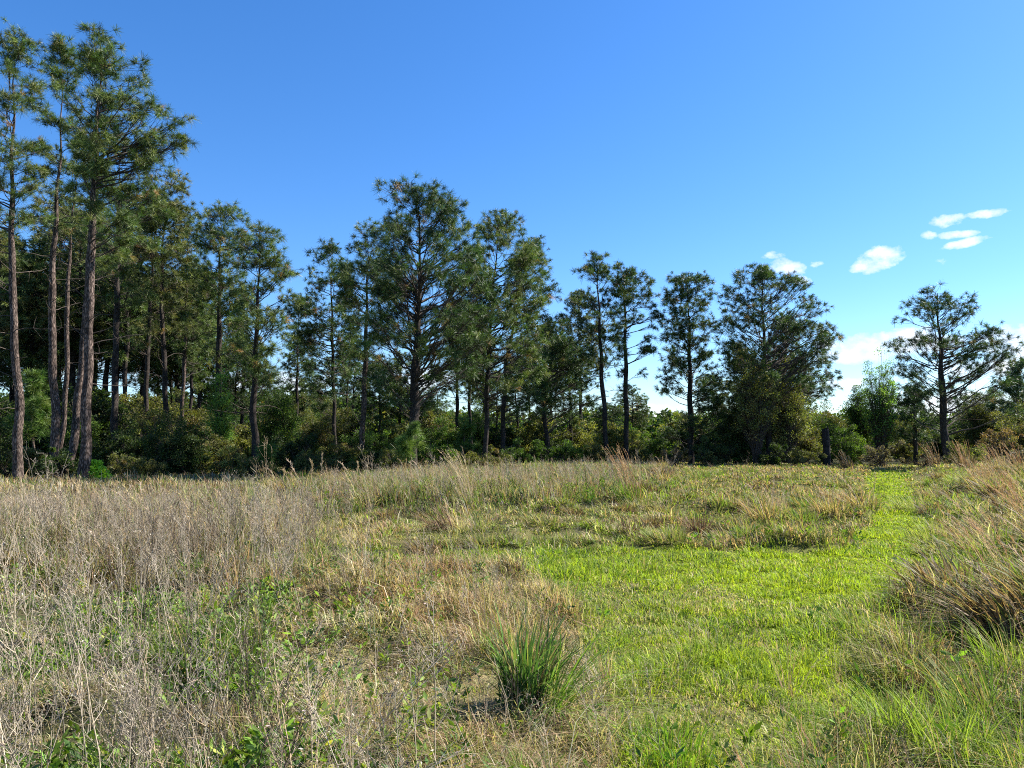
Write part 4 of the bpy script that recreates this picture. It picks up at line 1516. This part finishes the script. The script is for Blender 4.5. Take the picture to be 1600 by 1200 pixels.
BLUEG = [((.06, .12, .032), 5), ((.10, .19, .045), 5), ((.19, .31, .07), 2.8), ((.24, .25, .07), 1.2), ((.34, .26, .15), 2.2), ((.12, .08, .05), 1.2)]
tuft_thing('grass_tussock', 822, 1112, .58, 320, .28, .6, BLUEG, 'large green tussock of broad upright blades at the mown edge in the foreground', seed=1, width=.012, lean_x=.06)
tuft_thing('grass_tussock', 868, 1122, .60, 100, .16, 1.1, [((.16, .27, .04), 4), ((.30, .30, .10), 2), ((.10, .18, .03), 2)], 'spray of bright green blades arching right from the large tussock', seed=2, width=.010, lean_x=.55)
BS = [((.48, .30, .15), 4), ((.56, .41, .24), 4), ((.38, .22, .11), 1.5)]
TAN = [((.52, .42, .25), 4), ((.60, .50, .33), 3), ((.40, .30, .17), 2)]
GRN = [((.10, .17, .03), 4), ((.16, .24, .04), 4), ((.26, .24, .08), 2), ((.34, .24, .12), 1)]
DRYG = [((.14, .19, .04), 3), ((.30, .26, .10), 3), ((.42, .31, .18), 3), ((.28, .17, .10), 2)]
BRN = [((.16, .10, .06), 4), ((.30, .2, .12), 3), ((.10, .07, .045), 2), ((.2, .2, .06), 1)]
tuft_thing('bunch_grass', 985, 805, .55, 210, .55, .6, GRN, 'bunch of grass with red brown plumes leaning left in mid field', seed=3, lean_x=-.28, plume=34, plume_pal=BS, tall=2.3, width=.016)
tuft_thing('bunch_grass', 735, 815, .5, 120, .5, .7, GRN, 'bunch with pale tan plumes drooping left in front of the thick dark trunk', seed=4, lean_x=-.30, plume=26, plume_pal=TAN, tall=2.4, width=.014)
tuft_thing('bunch_grass', 1590, 985, .36, 110, .5, .8, DRYG, 'big bunch at the right edge with long copper plumes swept far left', seed=5, lean_x=-.5, plume=20, plume_pal=BS, tall=2.3, width=.011)
tuft_thing('bunch_grass', 1640, 905, .38, 120, .5, .8, DRYG, 'copper plumed bunch reaching in from beyond the right edge', seed=6, lean_x=-.55, plume=26, plume_pal=BS, tall=2.5, width=.012)
tuft_thing('bunch_grass', 1560, 850, .55, 160, .5, .8, GRN, 'small plumed bunch behind the copper bunches near the right edge', seed=7, lean_x=-.6, plume=16, plume_pal=TAN, tall=1.7, width=.012)
tuft_thing('bunch_grass', 1462, 735, .8, 120, .7, .6, BRN, 'rusty plumed bunch right of the far end of the path', seed=8, lean_x=-.35, plume=26, plume_pal=BS, tall=1.9, width=.03)
tuft_thing('bunch_grass', 1325, 737, .7, 120, .7, .6, BRN, 'orange brown bunch right of the tall charred stump', seed=9, lean_x=-.35, plume=20, plume_pal=BS, tall=1.5, width=.03)
tuft_thing('dead_tuft', 1092, 836, .50, 240, .40, .95, BRN, 'dark brown collapsed grass tuft at the mown edge of the mound', seed=10, width=.014, mat='dry')
tuft_thing('dead_tuft', 984, 846, .38, 190, .34, .95, BRN, 'smaller dark dead tuft below the red brown plumes', seed=11, width=.013, mat='dry')
tuft_thing('dead_tuft', 1215, 812, .62, 90, .35, .3, TAN, 'pale bleached tuft of upright stalks on the mound', seed=12, width=.010, mat='dry', lean_x=-.05)
tuft_thing('dead_tuft', 690, 843, .42, 200, .5, 1.1, BRN, 'brown flattened tuft bent left in front of the pale plumed bunch', seed=13, width=.012, mat='dry', lean_x=-.7)
tuft_thing('dead_tuft', 490, 1010, .20, 160, .30, 1.1, BRN, 'small dark brown dead tuft at the edge of the dry weeds', seed=14, width=.007, mat='dry')
tuft_thing('grass_tussock', 1170, 850, .36, 180, .4, .8, GRN, 'dark green tussock between the dead tuft and the pale bleached tuft', seed=15, width=.012)
tuft_thing('grass_tussock', 1545, 1120, .50, 260, .45, .8, GRN, 'thick green tussock in the lower right corner', seed=16, width=.008, lean_x=-.15)
tuft_thing('grass_tussock', 1340, 985, .26, 200, .45, .8, GRN, 'reddish tipped tussock on the right border of the mown grass', seed=17, width=.006, lean_x=-.2)
tuft_thing('grass_tussock', 1425, 1060, .40, 220, .4, .85, BRN, 'brownish tussock between the mown grass and the lower right corner', seed=18, width=.006, lean_x=-.2)
tuft_thing('grass_tussock', 1050, 1175, .16, 260, .5, .5, [((.12, .22, .025), 4), ((.18, .3, .03), 4), ((.28, .3, .08), 1)], 'taller patch of fresh green blades at the bottom of the mown grass', seed=19, width=.008)
tuft_thing('grass_tussock', 1430, 800, .5, 260, .8, .9, [((.22, .26, .07), 4), ((.34, .32, .14), 4), ((.16, .2, .04), 2)], 'pale tussock overhanging the right side of the path bend', seed=20, width=.013, lean_x=-.35)
tuft_thing('grass_tussock', 1452, 845, .45, 240, .7, .9, [((.22, .26, .07), 4), ((.34, .32, .14), 4), ((.16, .2, .04), 2)], 'yellowish tussock on the right bank nearer than the path bend', seed=21, width=.012, lean_x=-.35)


BRG = [((.22, .32, .04), 4), ((.30, .38, .06), 3), ((.14, .2, .03), 3), ((.40, .34, .18), 1.5)]
for k_, (px_, py_, h_, w_, lab_) in enumerate([
        (1480, 1180, .42, .4, 'bright green tussock at the bottom edge left of the lower right corner'),
        (1400, 1150, .34, .35, 'bright tussock nearest the mown grass at the bottom edge'),
        (1580, 1060, .45, .4, 'bright green tussock above the lower right corner'),
        (1500, 1010, .34, .4, 'yellow green tussock under the swept copper plumes'),
        (1530, 930, .34, .5, 'small bright tussock on the right bank behind the copper plumes'),
        (1380, 940, .22, .4, 'low bright tussock at the right border of the mown grass beyond the reddish one'),
        (1560, 800, .5, .6, 'pale green tussock far up the right bank'),
        (1500, 770, .6, .8, 'yellowish tussock on the right bank below the lone pine')]):
    tuft_thing('grass_tussock', px_, py_, h_, 260, w_, .85, BRG, lab_, seed=60 + k_, width=.006 if py_ > 900 else .014, lean_x=-.15)


def weed_thing(px, py, H_, pal, label, seed, tilt=0.1, tdir=pi, bushy=1.0, thick=1.0, n=1, group='single dead weeds in the foreground'):
    r = np.random.default_rng(seed)
    x, y = gpt(px, py)
    root_loc = (x, y, hz1(x, y))
    V_, T_, C_ = stalk_proto(seed, 1.0, bushy, pal)
    acc = Acc()
    for k in range(n):
        V_, T_, C_ = stalk_proto(seed + 1000 * k, 1.0, bushy, pal)
        s = H_ * (1 if k == 0 else r.uniform(.6, .95))
        W = V_ * s
        tt = math.tan(tilt + (0 if k == 0 else r.normal(0, .16)))
        td = tdir + (0 if k == 0 else r.normal(0, .7))
        W[:, 0] += math.cos(td) * W[:, 2] * tt + (0 if k == 0 else r.normal(0, .03))
        W[:, 1] += math.sin(td) * W[:, 2] * tt
        acc.add(W, T_, C_)
    o = acc.build('dead_weed', MAT['dry'])
    o.location = root_loc
    tag(o, label, 'weed', group)
    return o


WD = [  # px, py foot, height, palette, tilt, tdir, bushy, n, label
    (215, 1260, .95, 'grey', .12, pi, 1.3, 9, 'bushy cluster of grey branching weeds at the lower left'),
    (60, 1230, 1.15, 'pale', .15, pi, .4, 3, 'pale straw coloured stalks at the bottom left corner'),
    (255, 1190, 1.05, 'grey', .22, 0, .9, 5, 'grey weeds leaning right beside the bushy cluster'),
    (350, 1170, .85, 'grey', .05, 0, .5, 2, 'straight thin pale stem left of the straw thatch'),
    (390, 1120, .70, 'dark', .05, pi, 1.2, 5, 'dark upright weeds right of the bushy cluster'),
    (600, 1215, .50, 'grey', .42, pi, 1.1, 2, 'grey stem leaning left across the straw thatch'),
    (470, 1085, .48, 'grey', .95, 0, 1.0, 4, 'fallen grey stalks fanning right over the straw thatch'),
    (590, 1190, .42, 'dark', .15, 0, 1.5, 4, 'small dark branching weed in the straw thatch'),
    (680, 1235, .50, 'tan', 1.0, 0, .5, 3, 'long tan stalks lying across the large green tussock'),
    (120, 1020, 1.15, 'grey', .25, pi, 1.1, 5, 'tall grey weeds leaning left near the left edge'),
    (300, 985, 1.25, 'tan', .12, pi, .8, 5, 'tallest tan weeds with curved tips rising over the thicket'),
    (330, 960, 1.3, 'pale', .18, 0, .6, 4, 'pale forked stalk standing above the thicket'),
    (20, 960, 1.35, 'pale', .2, pi, .5, 5, 'long pale stalks curving left at the left edge of the thicket'),
    (80, 880, 1.5, 'grey', .22, pi, 1.0, 5, 'grey plumed weeds in front of the leftmost tall trunk'),
    (430, 960, .85, 'grey', .1, 0, 1.2, 6, 'rounded grey weeds at the right end of the thicket'),
    (500, 905, .38, 'dark', .75, 0, .9, 2, 'dark bent twig beside the reddish dry knoll'),
    (1152, 795, 1.15, 'dark', .15, 0, .7, 2, 'thin dark leafless sapling on the mound'),
    (1070, 765, .8, 'dark', .1, pi, 1.2, 3, 'dark dead weeds behind the brown collapsed tuft'),
    (1035, 790, 1.0, 'grey', .45, 0, 1.0, 4, 'grey weeds leaning right beside the red brown plumes'),
    (585, 795, 1.25, 'pale', .25, pi, .6, 4, 'pale leaning stalks left of the thick dark trunk'),
    (420, 790, 1.6, 'tan', .15, pi, .6, 6, 'tan stalks in front of the forked limb pine'),
    (1500, 800, .7, 'tan', .8, pi, .6, 4, 'arching tan stems over the right bank'),
    (1580, 1000, .6, 'pale', 1.05, pi, .4, 3, 'pale stems lying left over the right bank'),
]
for k, (px, py, H_, pal, ti, td, bu, n, lab) in enumerate(WD):
    weed_thing(px, py, H_, pal, lab, 700 + k * 3, ti, td, bu, 1, n)


# ------------------------------------------------------------------ tussocks: a few kinds, copied over the rough ground
OLV = [((.19, .21, .06), 4), ((.27, .26, .09), 3), ((.12, .16, .035), 3), ((.38, .29, .16), 2), ((.15, .10, .06), 1.5)]
TS = []
for k_, (pal_, h_, w_, n_, wd_) in enumerate([(OLV, .34, .5, 260, .012), (GRN, .38, .45, 260, .012), (BRN, .34, .5, 300, .013), (DRYG, .42, .5, 240, .011), (OLV, .28, .6, 300, .014), (TAN, .40, .4, 160, .009)]):
    TS.append(tuft_thing('grass_tussock', 1000 + 10 * k_, 800, h_, n_, w_, .95, pal_, 'tussock', seed=90 + k_, width=wd_, lean_x=-.2, mat='grass', plume=4 if k_ in (3, 5) else 0, plume_pal=TAN, tall=1.35))
rq = np.random.default_rng(33)
usedT = [False] * len(TS)
for (poly, cnt, kinds, s0, s1, dmin, dmax, lab, grp) in [
        (MOUND, 30, [0, 0, 1, 2, 3, 4], .8, 1.5, 12, 40, 'rough tussock on the grassy mound between the mown strip and the spreading pine', 'tussocks on the mound'),
        (WEEDM, 30, [0, 1, 2, 3, 3, 5], .9, 1.8, 14, 36, 'tussock in the grey green weeds in front of the middle pines', 'tussocks before the middle pines'),
        (VERGE, 22, [0, 2, 2, 4, 5], .6, 1.1, 10, 22, 'matted tussock along the far side of the mown strip', 'tussocks along the mown strip'),
        (RIGHT, 46, [0, 1, 2, 2, 3, 3, 4], .8, 1.7, 6, 36, 'tussock on the rough bank right of the path', 'tussocks on the right bank'),
        (KNOLL, 9, [2, 4, 5, 0], .45, .75, 5, 12, 'low dry tussock on the reddish knoll behind the large green tussock', 'tussocks on the dry knoll'),
        (WEEDL, 24, [3, 5, 2, 3], .9, 1.6, 8, 24, 'dry tussock among the dead weeds on the left', 'tussocks in the dead weeds')]:
    got, tries = 0, 0
    while got < cnt and tries < 20000:
        tries += 1
        y_ = dmin * (dmax / dmin) ** rq.random()
        x_ = math.tan(rq.uniform(-.66, .66)) * y_
        if not inside(poly, np.array([x_]), np.array([y_]))[0]:
            continue
        i_ = int(rq.choice(kinds))
        o = TS[i_]
        if usedT[i_]:
            o = copy_thing(o)
        usedT[i_] = True
        sc_ = rq.uniform(s0, s1)
        o.location = (x_, y_, hz1(x_, y_))
        o.rotation_euler = (0, 0, rq.uniform(-.7, .7))
        o.scale = (sc_ * rq.uniform(.9, 1.4), sc_ * rq.uniform(.9, 1.4), sc_ * rq.uniform(.75, 1.1))
        tag(o, lab, 'grass clump', grp)
        got += 1

for k_, (px_, py_, h_) in enumerate([(1510, 745, .9), (1560, 750, .8), (1600, 770, .8), (1540, 790, .6), (1590, 830, .7)]):
    tuft_thing('bunch_grass', px_, py_, h_, 160, .7, .6, DRYG if k_ % 2 else BRN,
               ['rusty brush like clump below the lone right pine', 'tall rusty clump between the lone pine and the right edge', 'dark rusty clump at the far right edge of the field',
                'low rusty clump in the middle of the right bank', 'tall brown clump on the right edge of the bank above the copper plumes'][k_],
               seed=120 + k_, lean_x=-.3, plume=22, plume_pal=BS, tall=1.5, width=.018)
